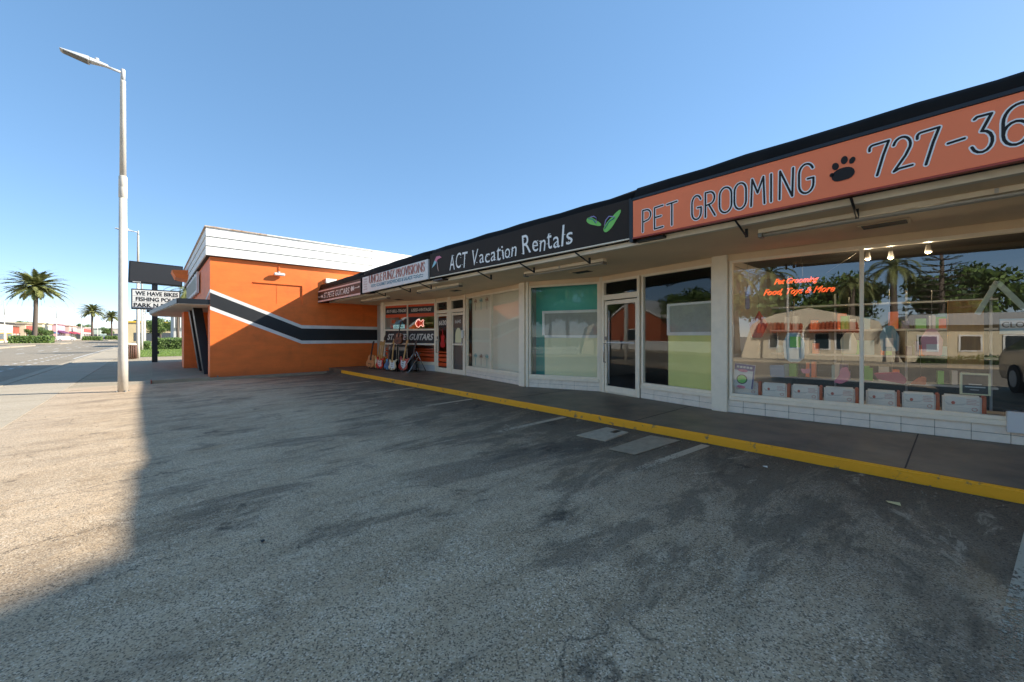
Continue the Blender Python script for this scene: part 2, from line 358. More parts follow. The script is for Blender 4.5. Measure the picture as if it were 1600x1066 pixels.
M['gred'] = mat('guitar_red', '#d8382a', .25, .2, 5, coat=.6); M['gblue'] = mat('guitar_blue', '#2a8ab0', .25, .3, 5, coat=.6, dark='#123c5c'); M['sunb'] = mat('guitar_sunburst', '#ec7428', .25, .6, 6, coat=.6, dark='#6a2010')
M['cream'] = mat('guitar_cream', '#dcc9a0', .35)
M['cloth'] = mat('amp_cloth', '#1b1a1a', .9, .3, 40); M['chrome'] = mat('chrome', '#c4c2bd', .2, metal=.9)
def leafmat(name, a, b, rough=.55):
    m = bpy.data.materials.new(name); m.use_nodes = True; N = m.node_tree.nodes; L = m.node_tree.links
    p = N['Principled BSDF']; p.inputs['Roughness'].default_value = rough
    g = N.new('ShaderNodeNewGeometry'); r = N.new('ShaderNodeValToRGB')
    r.color_ramp.elements[0].color = hx(a); r.color_ramp.elements[1].color = hx(b); L.new(g.outputs['Random Per Island'], r.inputs[0]); L.new(r.outputs[0], p.inputs['Base Color'])
    tr = N.new('ShaderNodeBsdfTranslucent'); L.new(r.outputs[0], tr.inputs[0]); mx = N.new('ShaderNodeMixShader'); mx.inputs[0].default_value = .3
    out = [n for n in N if n.type == 'OUTPUT_MATERIAL'][0]; L.new(p.outputs[0], mx.inputs[1]); L.new(tr.outputs[0], mx.inputs[2]); L.new(mx.outputs[0], out.inputs[0]); return m
M['frond'] = leafmat('palm_frond', '#4c562c', '#a3a262'); M['leaf'] = leafmat('leaves', '#3a5426', '#80964a'); M['pine'] = leafmat('pine_needles', '#1e3520', '#3c5a34')
M['trunk'] = mat('palm_bark', '#6f6053', .9, .4, 12, .8, 20); M['grass'] = leafmat('grass_blades', '#4c6e22', '#93a84a'); M['turf'] = mat('turf_soil', '#6f7f3a', .95, .4, 3, dark='#8c8a55')

# ------------------------------------------------------------ the ground
def lotz(x, y):
    s = 0 if x > 5 else (-.10 if x < -.5 else -.10*(5-x)/5.5)
    k = min(1, max(0, (y-9)/7.0)); return s*(1-k)+(-.10)*k if x < 5.02 else s
grid('ground', -900, 900, -300, 2200, 8, 8, lambda x, y: -.26, M['earth'])
grid('parking_lot', -1.68, 5.02, -30, 16.12, 30, 120, lotz, M['lot'])
grid('side_apron', -1.68, 3.0, 16.12, 36, 12, 40, lambda x, y: -.10, M['apron'])
grid('side_lawn_ground', -1.68, 3.0, 36, 40, 2, 2, lambda x, y: -.10, M['apron'])
b = B()
for j in range(-20, 190):     # sidewalk slabs with joints between them
    b.box(-3.10, -1.69, j*1.5+.008, j*1.5+1.492, -.3, -.096)
tag(b.build('sidewalk', M['side']), kind='structure')
tag(B().box(-3.25, -3.112, -30, 300, -.3, -.092).build('kerb', M['side'], bevel=.015), kind='structure')
tag(B().box(-3.72, -3.252, -30, 300, -.3, -.212).build('gutter', M['side']), kind='structure')
grid('road', -13.9, -3.722, -30, 900, 4, 40, lambda x, y: -.21, M['road'])
grid('far_road', -60, -13.9, 110, 900, 4, 8, lambda x, y: -.214, M['road'])
tag(B().box(-14.06, -13.9, -30, 100, -.3, -.08).build('far_kerb', M['side'], bevel=.015), kind='structure')
tag(B().box(-16.4, -14.07, -30, 100, -.3, -.084).build('far_sidewalk', M['side']), kind='structure')
tag(B().box(-3.08, -2.45, 12.9, 14.0, -.1, -.088).box(-2.9, -2.5, 11.2, 11.6, -.1, -.086, 1).build('driveway_patch', [mat('pale_concrete', '#c9beac', .8, .2, 5), M['gap']]), kind='structure')
b = B()
for (x, dl, gp, y0, y1) in ((-4.85, .6, 1.2, 4, 50), (-5.6, .6, 1.2, 4, 50), (-8.6, 3, 6, 0, 200), (-11.4, 3, 6, 0, 200), (-7.2, 3, 6, 60, 200)):
    y = y0
    while y < y1:
        b.box(x-.06, x+.06, y, y+dl, -.208, -.2045); y += dl+gp
b.box(-3.95, -3.85, 40, 300, -.208, -.2045)
tag(b.build('lane_markings', mat('road_paint', '#d8d4cb', .7, .3, 6)), kind='structure')
# walkway with its yellow kerb edge, kerb run along the orange wall
tag(B().box(5.10, 8.2, -14, 16.2, -.2, .1).build('walkway', M['walk']), kind='structure')
jb = B()
for k in range(-4, 6):
    jb.box(5.102, 8.2, k*2.75+.3, k*2.75+.312, .1003, .1016)
tag(jb.build('walkway_joints', M['gap']), kind='structure')
kb = B(); kb.box(5.04, 5.098, -14, 14.7, -.2, .1)
tag(kb.build('yellow_kerb', M['yellow'], bevel=.014, seg=3), kind='structure')
tag(B().box(1.2, 5.098, 15.85, 16.2, -.3, -.03).build('wall_footing', M['porch'], bevel=.015), kind='structure')
tag(B().box(.02, 1.42, 15.95, 27.0, -.3, -.005).build('porch_slab', M['porch'], bevel=.02), kind='structure')
tag(B().box(-.01, .017, 15.9, 16.25, -.3, .0).build('porch_red_edge', mat('red_edge', '#b0492c', .7, .5, 20)), kind='structure')
# parking bay lines: worn paint sheets
def worn(name, c, thr=.42):
    m = bpy.data.materials.new(name); m.use_nodes = True; N = m.node_tree.nodes; L = m.node_tree.links; p = N['Principled BSDF']
    p.inputs['Base Color'].default_value = hx(c); p.inputs['Roughness'].default_value = .75
    g = N.new('ShaderNodeNewGeometry'); n = N.new('ShaderNodeTexNoise'); n.inputs['Scale'].default_value = 28; n.inputs['Detail'].default_value = 5; n.inputs['Roughness'].default_value = .8
    L.new(g.outputs['Position'], n.inputs['Vector']); sx = N.new('ShaderNodeSeparateXYZ'); L.new(g.outputs['Position'], sx.inputs[0])
    k = N.new('ShaderNodeMapRange'); k.inputs[1].default_value = 2.2; k.inputs[2].default_value = 5.0; k.inputs[3].default_value = .26; k.inputs[4].default_value = -.22; L.new(sx.outputs[0], k.inputs[0])
    a = N.new('ShaderNodeMath'); a.operation = 'SUBTRACT'; L.new(n.outputs['Fac'], a.inputs[0]); L.new(k.outputs[0], a.inputs[1])
    r = N.new('ShaderNodeValToRGB'); r.color_ramp.elements[0].position = thr; r.color_ramp.elements[1].position = thr+.08; L.new(a.outputs[0], r.inputs[0])
    t = N.new('ShaderNodeBsdfTransparent'); mx = N.new('ShaderNodeMixShader'); out = [q for q in N if q.type == 'OUTPUT_MATERIAL'][0]
    L.new(r.outputs[0], mx.inputs[0]); L.new(t.outputs[0], mx.inputs[1]); L.new(p.outputs[0], mx.inputs[2]); L.new(mx.outputs[0], out.inputs[0]); return m
M['worn'] = worn('worn_white_line', '#b8a488', .46)
bm = bmesh.new()
for yc, x1, x0, sl_ in ((11.7, 4.95, 2.9, .05), (9.18, 4.95, 3.7, .05), (6.72, 4.95, 3.9, -.02), (4.22, 4.95, 3.4, -.03), (2.0, 4.93, 2.7, -.09)):
    n = 12; pv = None
    for i in range(n+1):
        x = x1+(x0-x1)*i/n; y = yc+sl_*(x-x1); z = lotz(x, y)+.004
        a, c = bm.verts.new((x, y-.05, z)), bm.verts.new((x, y+.05, z))
        if pv: bm.faces.new((pv[0], a, c, pv[1]))
        pv = (a, c)
me = bpy.data.meshes.new('parking_lines'); bm.to_mesh(me); bm.free(); tag(link('parking_lines', me, M['worn']), kind='structure')
bm = bmesh.new(); pv = None
for i in range(21):
    x = 4.9-4.4*i/20; y = -.41-.12*(x-4.9); z = lotz(x, y)+.004; a, c = bm.verts.new((x, y-.035, z)), bm.verts.new((x, y+.035, z))
    if pv: bm.faces.new((pv[0], a, c, pv[1]))
    pv = (a, c)
me = bpy.data.meshes.new('parking_line'); bm.to_mesh(me); bm.free(); tag(link('parking_line', me, worn('long_worn_line', '#b3a68e', .37)), kind='structure')
t = thing('utility_cover', 'pale concrete lid with dark slot set in the asphalt by the yellow kerb', 'utility cover', (4.5, 3.1, -.02))
b = B(); b.prism([Vector((4.18, 3.36, -.03)), Vector((4.22, 2.93, -.03)), Vector((4.80, 2.96, -.02)), Vector((4.84, 3.34, -.02))], Vector((0, 0, .028)))
b.build('lid', mat('lid_concrete', '#b8a68c', .8, .25, 14, .4, 60), t, bevel=.006)
B().box(4.62, 4.78, 3.06, 3.13, -.0, .011).build('slot', M['black'], t)
tag(B().prism([Vector((3.95, 2.70, -.012)), Vector((3.98, 2.38, -.012)), Vector((4.90, 2.30, .0)), Vector((4.86, 2.68, .0))], Vector((0, 0, .006))).build('concrete_patch', mat('patch_concrete', '#a8957a', .85, .3, 9, .4, 40)), kind='structure')

bm = bmesh.new(); rn = random.Random(21)
for i in range(900):
    x = 5.02-abs(rn.gauss(0, .35)) if rn.random() < .7 else rn.uniform(-1.5, 4.9); y = rn.uniform(-.8, 14.5); s = rn.uniform(.004, .011); z = lotz(x, y)+s*.4
    vs = [bm.verts.new((x+s*rn.uniform(.6, 1)*dx, y+s*rn.uniform(.6, 1)*dy, z+s*.6*dz)) for dx, dy, dz in ((1, 0, 0), (0, 1, 0), (-1, 0, 0), (0, -1, 0), (0, 0, 1), (0, 0, -1))]
    for a, b_, c in ((0, 1, 4), (1, 2, 4), (2, 3, 4), (3, 0, 4), (1, 0, 5), (2, 1, 5), (3, 2, 5), (0, 3, 5)): bm.faces.new((vs[a], vs[b_], vs[c]))
me = bpy.data.meshes.new('grit'); bm.to_mesh(me); bm.free(); tag(link('grit', me, mat('grit_stone', '#9a8b76', .9, .5, 60)), 'loose grit and small stones along the foot of the yellow kerb', 'grit', kind='stuff')

# ------------------------------------------------------------ the strip of shops
strip = thing('strip_mall', 'long single storey row of shops with a black awning fascia and zigzag glass fronts', 'building', (7, 6, .1))
H = 2.5; ZS = 2.6
FG = Fr((6.6, 14.66), (7.3, 12.05)); FD = Fr((7.3, 12.05), (7.2, 10.1)); FB2 = Fr((7.2, 10.1), (6.72, 7.05))
FA = Fr((6.66, 6.85), (7.28, 5.17)); FB1 = Fr((7.28, 5.17), (6.84, 2.6)); FP = Fr((6.80, 2.5), (7.18, -1.0)); FX = Fr((7.18, -1.0), (7.18, -13.9))
# soffit, roof and walls
b = B(); b.box(5.18, 14, -14, 16.19, ZS, ZS+.05); b.build('soffit', M['soffit'], strip)
B().box(5.10, 5.178, -14, 16.15, 2.595, 2.665).build('soffit_trim', M['trim'], strip)
B().box(5.2, 14, -14, 16.19, 3.05, 3.30).build('roof', M['siding'], strip)
b = B(); b.box(13.8, 14, -14, 16.19, 0, 3.04).box(5.2, 13.79, -14.2, -14.0, 0, 3.04)
b.box(6.95, 13.79, 2.45, 2.52, .1, 2.59).box(6.95, 13.79, 6.93, 7.0, .1, 2.59).box(7.4, 13.79, 11.05, 11.12, .1, 2.59)
b.box(7.02, 7.2, 14.6, 16.19, .1, 2.59)
b.build('wall', M['inwall'], strip)
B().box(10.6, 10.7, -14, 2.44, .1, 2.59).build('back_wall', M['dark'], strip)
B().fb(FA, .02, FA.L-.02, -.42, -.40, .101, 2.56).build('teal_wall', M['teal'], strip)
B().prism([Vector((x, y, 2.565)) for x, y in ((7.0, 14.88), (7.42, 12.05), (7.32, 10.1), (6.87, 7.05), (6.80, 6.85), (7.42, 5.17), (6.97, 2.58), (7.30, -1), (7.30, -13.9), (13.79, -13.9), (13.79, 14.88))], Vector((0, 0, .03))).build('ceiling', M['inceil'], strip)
B().box(10.6, 10.7, 7.01, 16, .1, 2.59).build('back_wall', M['inwall'], strip)
b = B()
for f in (FG, FD, FB2, FA, FB1, FP, FX): b.fb(f, 0, f.L, -.12, .0, H+.001, ZS-.002)
b.build('header', M['soffit'], strip)
tag(B().box(8.201, 13.7, -13.9, 16.1, -.1, .1).build('shop_floor', mat('shop_floor', '#5a5650', .5, .1, 2)), kind='structure')
# tiled plinths under the windows
def plinth(F, u0, u1, bh=.30, side=None):
    bt = B(); bt.fb(F, u0, u1, -.11, -.012, .1, bh); bt.build('plinth', M['gap'], strip)
    bt = B(); n = max(1, round((u1-u0)/.30)); w_ = (u1-u0)/n
    for r_ in range(2):
        for i in range(n):
            z0 = .1+r_*(bh-.1)/2; bt.fb(F, u0+i*w_+.002, u0+(i+1)*w_-.002, -.0118, .0, z0+.002, z0+(bh-.1)/2-.002)
    bt.build('plinth_tiles', M['tile'], strip, bevel=.003, seg=1)
def window(F, u0, u1, z0, z1, mull=(), rails=(), fw=.045, g='glass', dep=.06, sill=True):
    b = B()
    b.fb(F, u0, u0+fw, -dep, .012, z0, z1).fb(F, u1-fw, u1, -dep, .012, z0, z1)
    b.fb(F, u0+fw, u1-fw, -dep, .012, z1-fw, z1)
    b.fb(F, u0+fw, u1-fw, -dep, .012, z0, z0+fw)
    for u in mull: b.fb(F, u-.022, u+.022, -dep, .016, z0+fw, z1-fw)
    for z in rails:
        us = [u0+fw]+[x for u in mull for x in (u-.0225, u+.0225)]+[u1-fw]
        for i in range(0, len(us), 2): b.fb(F, us[i], us[i+1], -dep, .012, z-.03, z+.03)
    wn = b.build('window', M['alu'], strip, bevel=.004, seg=1)
    ub = [u0+fw]+[x for u in mull for x in (u-.022, u+.022)]+[u1-fw]
    for i in range(0, len(ub), 2):
        me = bpy.data.meshes.new('pane'); P = [F.p(ub[i], z0+fw, -.025), F.p(ub[i+1], z0+fw, -.025), F.p(ub[i+1], z1-fw, -.025), F.p(ub[i], z1-fw, -.025)]
        me.from_pydata([tuple(p) for p in P], [], [(0, 1, 2, 3)]); link('pane', me, M[g], wn)
    if sill: B().fb(F, u0, u1, -.06, .035, z0-.06, z0-.001).build('sill', M['alu'], wn, bevel=.006)
    return wn
def pilaster(F, u0, u1, o0=-.1, o1=.03, z0=.1, z1=ZS-.002, m='alu'):
    B().fb(F, u0, u1, o0, o1, z0, z1).build('pilaster', M[m], strip, bevel=.008)
# pet shop window
plinth(FP, 0, FP.L); window(FP, .1, FP.L, .36, H, mull=(1.68,))
B().prism([Vector((6.775, 2.66, .102)), Vector((6.765, 2.42, .102)), Vector((6.93, 2.40, .102)), Vector((6.96, 2.66, .102))], Vector((0, 0, ZS-.105))).build('pilaster', M['alu'], strip, bevel=.006)
# office window right of the door
plinth(FB1, 1.07, FB1.L); window(FB1, 1.09, FB1.L-.05, .36, H, g='glassd')
plinth(FX, 0, FX.L); window(FX, 0.05, FX.L, .36, H, mull=(2, 4, 6, 8, 10))
# door with transom
def door(F, u0, u1, glassmat, ztop=2.06, handle='bar', midrail=None, hs=1):
    fr_ = B(); fr_.fb(F, u0, u0+.06, -.06, .02, .1, H).fb(F, u1-.06, u1, -.06, .02, .1, H)
    fr_.fb(F, u0+.06, u1-.06, -.06, .02, H-.05, H).fb(F, u0+.06, u1-.06, -.06, .02, ztop+.02, ztop+.13)
    fr_.fb(F, u0+.06, u1-.06, -.06, .02, .1, .115); fr_.build('door_frame', M['alu'], strip, bevel=.004, seg=1)
    tb = B(); n = 1
    me = bpy.data.meshes.new('transom'); P = [F.p(u0+.06, ztop+.13, -.03), F.p(u1-.06, ztop+.13, -.03), F.p(u1-.06, H-.05, -.03), F.p(u0+.06, H-.05, -.03)]
    me.from_pydata([tuple(p) for p in P], [], [(0, 1, 2, 3)]); link('transom', me, M['glassd'], strip)
    a, c = u0+.065, u1-.065; d = B(); sw = .055
    d.fb(F, a, a+sw, -.045, -.004, .12, ztop).fb(F, c-sw, c, -.045, -.004, .12, ztop).fb(F, a+sw, c-sw, -.045, -.004, ztop-.08, ztop).fb(F, a+sw, c-sw, -.045, -.004, .12, .25)
    if midrail: d.fb(F, a+sw, c-sw, -.045, -.004, midrail-.03, midrail+.03)
    dr = d.build('door', M['alu'], strip, bevel=.004, seg=1)
    me = bpy.data.meshes.new('pane'); P = [F.p(a+sw, .25, -.025), F.p(c-sw, .25, -.025), F.p(c-sw, ztop-.08, -.025), F.p(a+sw, ztop-.08, -.025)]
    me.from_pydata([tuple(p) for p in P], [], [(0, 1, 2, 3)]); link('pane', me, M[glassmat], dr)
    hu = a+sw*.5 if hs < 0 else c-sw*.5
    hb = B(); hb.tube([F.p(hu, .75, -.004), F.p(hu, .75, .05), F.p(hu, 1.15, .05), F.p(hu, 1.15, -.004)], .011, 8); hb.build('handle', M['chrome'], dr)
    hb = B().fb(F, hu-.03, hu+.03, -.003, .01, 1.22, 1.30); hb.build('lock', M['metal'], dr)
    return dr, a+sw, c-sw
dr, a, c = door(FB1, .04, 1.05, 'glassd', hs=-1)
B().tube([FB1.p(a+.07, .3, .0), FB1.p(a+.07, 1.85, .0)], .012, 8).build('push_bar', M['lampm'], dr)
B().fb(FB1, a+.02, c-.02, -.02, .012, 1.16, 1.19).build('push_bar', M['lampm'], dr)
# teal office window
plinth(FA, 0, FA.L-.02); window(FA, .06, FA.L-.04, .36, H, g='glassd')
pilaster(FA, -.02, .05)
pilaster(FA, FA.L-.038, FA.L+.0, -.08, .02)
pilaster(FB1, .0, .038, -.06, .021)
B().prism([Vector((6.64, 7.12, .102)), Vector((6.62, 6.9, .102)), Vector((6.9, 6.9, .102)), Vector((6.9, 7.12, .102))], Vector((0, 0, ZS-.105))).build('pilaster', M['alu'], strip, bevel=.006)
# blinds window
plinth(FB2, .0, FB2.L); window(FB2, .04, FB2.L-.1, .36, H, mull=(1.52,), g='glassd')
B().fb(FB2, .09, FB2.L-.12, -.20, -.17, .36, H).build('blind', M['blind'], strip)
# doors 6630 and 6640
pilaster(FD, .0, .06); pilaster(FD, .88, 1.04, z0=.101); pilaster(FD, 1.88, 1.95)
d1, a1, c1 = door(FD, .06, .88, 'glassd', midrail=None, hs=-1)
d2, a2, c2 = door(FD, 1.04, 1.88, 'glassd', midrail=1.05, hs=1)
for F_, u0, u1 in ((FD, .15, .80), (FD, 1.12, 1.8)):
    bb = B()
    for k in range(7): bb.fb(F_, u0, u1, -.12, -.06, 2.24+k*.032, 2.25+k*.032)
    bb.build('louvre', M['gap'], strip)
# guitar shop front
B().fb(FG, .06, FG.L-.02, -.08, .0, .1, .31).build('plinth', M['signw'], strip, bevel=.004)
gw = window(FG, .06, FG.L, .37, H, mull=(1.32,), rails=(1.545, 1.03))
pilaster(FG, -.14, .055, -.25, .03)
M['deco'] = mat('orange_vinyl', '#d9501c', .5); M['decb'] = mat('black_vinyl', '#1e1e20', .5); M['decw'] = mat('silver_vinyl', '#d4d0c6', .5)
for u0, u1 in ((.107, 1.296), (1.344, FG.L-.05)):
    for z0, z1 in ((2.38, 2.452), (2.01, 2.13), (.42, .56), (.60, .70), (.74, .80), (.84, .87)): B().fb(FG, u0, u1, -.0245, -.022, z0, z1).build('orange_stripe', M['deco'], gw)
    for z0, z1 in ((2.131, 2.379), (1.062, 1.513)): B().fb(FG, u0, u1, -.0245, -.022, z0, z1).build('black_band', M['decb'], gw)
for rw in [('BUY-SELL-TRADE', .16, 1.24, 2.2, 2.31, .35, .03), ('USED-VINTAGE', 1.5, 2.5, 2.2, 2.31, .35, .03),
           ('ST.PETE', .2, 1.26, 1.17, 1.40, .35, .03), ('GUITARS', 1.40, 2.6, 1.17, 1.40, .35, .03)]: lettering([rw], FG, -.019, M['decw'], gw)
b = B(); b.fb(FD, c1-.0, a1, -.0245, -.022, 1.60, 1.93); b.build('number_plate', M['decb'], d1)
lettering([('6630', a1+.03, c1-.03, 1.68, 1.85, .1, .04)], FD, -.019, M['decw'], d1)
for z0, z1 in ((.3, .42), (.46, .58), (.62, .70), (.75, .79)): B().fb(FD, a1, c1, -.0245, -.022, z0, z1).build('orange_stripe', M['deco'], d1)
lettering([('6640', a2+.12, c2-.12, 1.72, 1.84, 0, .02)], FD, -.019, M['decw'], d2)
b = B(); b.prism([FD.p(a2+.12+.20+.19*cos(R(q)), 1.3+.28*sin(R(q)), -.022) for q in range(0, 181, 15)]+[FD.p(a2+.13, 1.1, -.022), FD.p(a2+.51, 1.1, -.022)], FD.n*.002)
b.build('arched_decal', M['beif'], d2)
B().fb(FD, a2, c2, -.09, -.06, .25, 1.95).build('door_shade', mat('door_shade', '#6b625a', .8), d2)
# window screens in the office
b = B(); b.fb(FA, .42, FA.L-.09, -.12, -.10, .36, 1.27); b.build('film_panel', M['beif'], strip)
b = B(); b.fb(FA, .42, FA.L-.09, -.12, -.10, 1.33, 1.84); b.build('screen_panel', M['scr'], strip)
b = B(); b.fb(FA, .42, FA.L-.09, -.13, -.085, 1.271, 1.329).fb(FA, .36, FA.L-.09, -.13, -.085, 1.841, 1.90).fb(FA, .36, .419, -.13, -.085, 1.33, 1.84); b.build('panel_rail', M['white'], strip)
b = B(); b.fb(FB1, 1.62, FB1.L-.1, -.12, -.10, .36, 1.32); b.build('film_panel', M['yel'], strip)
b = B(); b.fb(FB1, 1.66, FB1.L-.1, -.12, -.10, 1.38, 1.86); b.build('screen_panel', M['scr'], strip)
b = B(); b.fb(FB1, 1.6, FB1.L-.1, -.13, -.085, 1.321, 1.379).fb(FB1, 1.6, FB1.L-.1, -.13, -.085, 1.861, 1.90).fb(FB1, 1.6, 1.655, -.13, -.085, 1.38, 1.86); b.build('panel_rail', M['white'], strip)
# palm tree stickers on the blind window
def sticker(u, z, c, flip=1, n=0):
    b = B(); b.fb(FB2, u-.01, u+.012, -.0245, -.023, min(z, z-flip*.26), max(z, z-flip*.26))
    for k in range(7):
        q = R(-20+k*37); ex, ez = cos(q)*.11, sin(q)*.10+.01
        b.prism([FB2.p(u, z, -.0228), FB2.p(u+ex*.5-ez*.25, z+flip*(ez*.5+.025), -.0228), FB2.p(u+ex, z+flip*(ez-.02), -.0228), FB2.p(u+ex*.5, z+flip*(ez*.4-.02), -.0228)], FB2.n*.0008)
    b.build('palm_sticker', c, strip)
M['stt'] = mat('sticker_teal', '#86aaa0', .7); M['stb'] = mat('sticker_tan', '#b08a6c', .7)
for k in range(4):
    sticker(.25+k*.34, 2.33, M['stt'] if k % 2 == 0 else M['stb'])
    sticker(.25+k*.34, .72, M['stb'] if k % 2 == 0 else M['stt'])

# fascia: black awning body behind the sign panels
def fasx(y): return 5.03-(y-3.03)*.0235 if y > 3.03 else 4.98
b = B()
def awning(y0, y1, off=0):
    n = max(2, int(abs(y1-y0)/.45)); rings = []; prof = [(0.16, 2.66), (.02, 2.66), (.02, 3.19), (.035, 3.25), (.06, 3.33), (.12, 3.385), (.22, 3.41), (.40, 3.36), (.5, 3.3)]
    for i in range(n+1):
        y = y0+(y1-y0)*i/n; wv = .008*sin(y*5.1)+.006*sin(y*11.7+1)+random.uniform(-.003, .003)
        zz = -.12*max(0, (y-9)/7.2)
        rings.append([b.bm.verts.new((fasx(y)+off+px, y, pz+(wv if 3 <= k <= 7 else 0)+(zz if pz > 2.7 else zz*.5))) for k, (px, pz) in enumerate(prof)])
    for i in range(n):
        for k in range(len(prof)-1):
            f = b.bm.faces.new((rings[i][k], rings[i][k+1], rings[i+1][k+1], rings[i+1][k])); f.smooth = k >= 3
    for q in (rings[0], rings[-1]): b.bm.faces.new(q)
awning(-14, 2.99, -.03); awning(3.01, 8.32); awning(8.34, 12.2); awning(12.22, 16.19)
b.build('awning_fascia', M['awn'], strip)
def signpanel(name, label, y0, y1, z0, z1, m, proud, zdrop0=0, zdrop1=0, lip=True):
    """y0 = left (far) end; returns root and a frame whose face is the panel front"""
    F = Fr((fasx(y0)-proud, y0), (fasx(y1)-proud, y1)); t = thing(name, label, 'sign', tuple(F.p(F.L/2, z0)))
    b = B(); b.hexa([F.p(0, z0+zdrop0, 0), F.p(F.L, z0+zdrop1, 0), F.p(F.L, z0+zdrop1, -proud-.02), F.p(0, z0+zdrop0, -proud-.02), F.p(0, z1+zdrop0, 0), F.p(F.L, z1+zdrop1, 0), F.p(F.L, z1+zdrop1, -proud-.02), F.p(0, z1+zdrop0, -proud-.02)])
    b.build('panel', m, t, bevel=.004, seg=1)
    return t, F
# pet grooming sign
t, F = signpanel('pet_shop_sign', 'salmon orange fascia sign reading PET GROOMING with a black paw print', 2.97, -8.0, 2.66, 3.165, M['redor'], .06)
def U(y): return 2.97-y
B().fb(F, -.0, F.L, -.05, .012, 2.640, 2.658).build('bottom_lip', mat('sign_edge', '#a83a20', .4), t)
B().fb(F, -.035, -.002, -.10, .0, 2.60, 3.19).fb(F, 0, F.L, -.08, .01, 3.168, 3.20).build('frame', M['black'], t)
LY = (2.82, 2.70, 2.65, 2.53, 2.48, 2.35, 2.16, 2.05, 2.00, 1.89, 1.84, 1.71, 1.68, 1.56, 1.51, 1.38, 1.33, 1.30, 1.24, 1.12, 1.07, .95)
items = [(ch, U(LY[2*k]), U(LY[2*k+1]), 2.71+.004*k, 2.995+.005*k) for k, ch in enumerate('PETGROOMING')]
digits = [('7', U(.53), U(.40), 2.77, 3.06), ('2', U(.37), U(.25), 2.77, 3.06), ('7', U(.22), U(.09), 2.77, 3.06), ('-', U(.04), U(-.05), 2.79, 3.06),
          ('3', U(-.10), U(-.20), 2.77, 3.06), ('6', U(-.245), U(-.38), 2.77, 3.08)]
for its in (items[:3], items[3:], digits):
    strokes(its, F, .0195, .0025, .02, M['wink'], t, 'letter_outline'); strokes(its, F, .0095, .0034, .02, M['ink'], t)
b = B()
def oval(cu_, cz, ru, rz, rot=0, n=20, off=.003, FF=None, th=.003, fn=None):
    pts = []
    for k in range(n):
        q = 2*pi*k/n; rr = fn(q) if fn else 1; x, z = ru*cos(q)*rr, rz*sin(q)*rr
        pts.append((FF or F).p(cu_+x*cos(rot)-z*sin(rot), cz+x*sin(rot)+z*cos(rot), off))
    b.prism(pts, (FF or F).n*th)
pc = U(.73)
oval(pc+.01, 2.85, .078, .075, .35, fn=lambda q: 1+.12*cos(2*q+.6)-.16*max(0, -sin(q+.3))**3); oval(pc-.075, 2.87, .017, .019); oval(pc-.047, 2.945, .026, .036, .2); oval(pc+.02, 2.985, .026, .038); oval(pc+.078, 2.965, .022, .032, -.3)
b.build('paw_print', M['ink'], t)
# vacation rentals sign
t, F = signpanel('rentals_sign', 'black fascia sign with white lettering ACT Vacation Rentals and green flip-flops', 8.28, 3.06, 2.685, 3.235, M['signk'], .03)
def U(y): return 8.28-y
B().fb(F, 0, F.L, -.04, .006, 2.665, 2.683).build('bottom_lip', M['trim'], t)
B().fb(F, F.L+.002, F.L+.03, -.05, .03, 2.62, 3.23).build('end_cap', M['black'], t)
rows = []; rnd = random.Random(3)
words = [('ACT', 7.49, 6.80, .33), ('Vacation', 6.68, 5.33, .32), ('Rentals', 5.22, 4.05, .34)]
for wd, y0, y1, hh in words:
    wt = {'A': 1.15, 'C': 1.1, 'T': 1.1, 'V': 1.25, 'R': 1.35, 'i': .45, 't': .75, 'l': .5}
    tot = sum(wt.get(ch, .9) for ch in wd); u = U(y0); sc_ = (U(y1)-U(y0))/tot; wr = []
    for k, ch in enumerate(wd):
        ww = wt.get(ch, .9)*sc_; z0 = 2.765+rnd.uniform(-.015, .015); hc = hh if ch in 'ACTVRl' else (hh*.8 if ch in 'it' else hh*.56)
        wr.append((ch, u+ww*.06, u+ww*.88, z0, z0+hc, rnd.uniform(-.15, .15), .0, 0, rnd.uniform(-.07, .07))); u += ww
    rows += wr; lettering(wr, F, .004, M['wink'], t)
b = B(); rn = random.Random(5)
for r_ in rows:
    for k in range(3):
        uu = rn.uniform(r_[1], r_[2]); zz = rn.uniform(r_[3], r_[4]); b.fb(F, uu-.014, uu+.012, .003, .0052, zz-.004, zz+.005)
b.build('letter_barbs', M['wink'], t)
def flip(cu_, cz, rot, sc=1):
    global b
    b = B(); oval(cu_, cz, .15*sc, .055*sc, rot, fn=lambda q: 1+.10*cos(2*q)+.12*cos(3*q)); b.build('flip_flop_sole', M['green'], t)
    b = B(); b.tube([F.p(cu_+x*cos(rot)-z*sin(rot), cz+x*sin(rot)+z*cos(rot), .009) for x, z in ((-.09*sc, .05*sc), (-.03*sc, .085*sc), (.03*sc, .08*sc), (.06*sc, .03*sc), (.07*sc, 0))], .008, 6); b.build('flip_flop_strap', M['lil'], t)
    b = B(); b.tube([F.p(cu_+x*cos(rot)-z*sin(rot), cz+x*sin(rot)+z*cos(rot), .009) for x, z in ((-.12*sc, .02*sc), (-.02*sc, .035*sc), (.06*sc, .0))], .007, 6); b.build('flip_flop_strap', M['blue'], t)
flip(U(3.68), 3.04, -.5, .9); flip(U(3.36), 2.97, .75, 1.15)
b = B(); b.prism([F.p(U(8.0)+x, 2.94+z, .003) for x, z in ((-.20, -.04), (-.10, .10), (0.0, .19), (.02, .14), (-.02, .05), (-.10, -.0))], F.n*.003); b.build('parasol_panel', M['cyan'], t)
b = B(); b.prism([F.p(U(8.0)+x, 2.94+z, .0062) for x, z in ((-.08, .12), (0, .20), (.13, .20), (.22, .15), (.06, .13), (0.0, .08))], F.n*.002); b.build('parasol_panel', M['pink'], t)
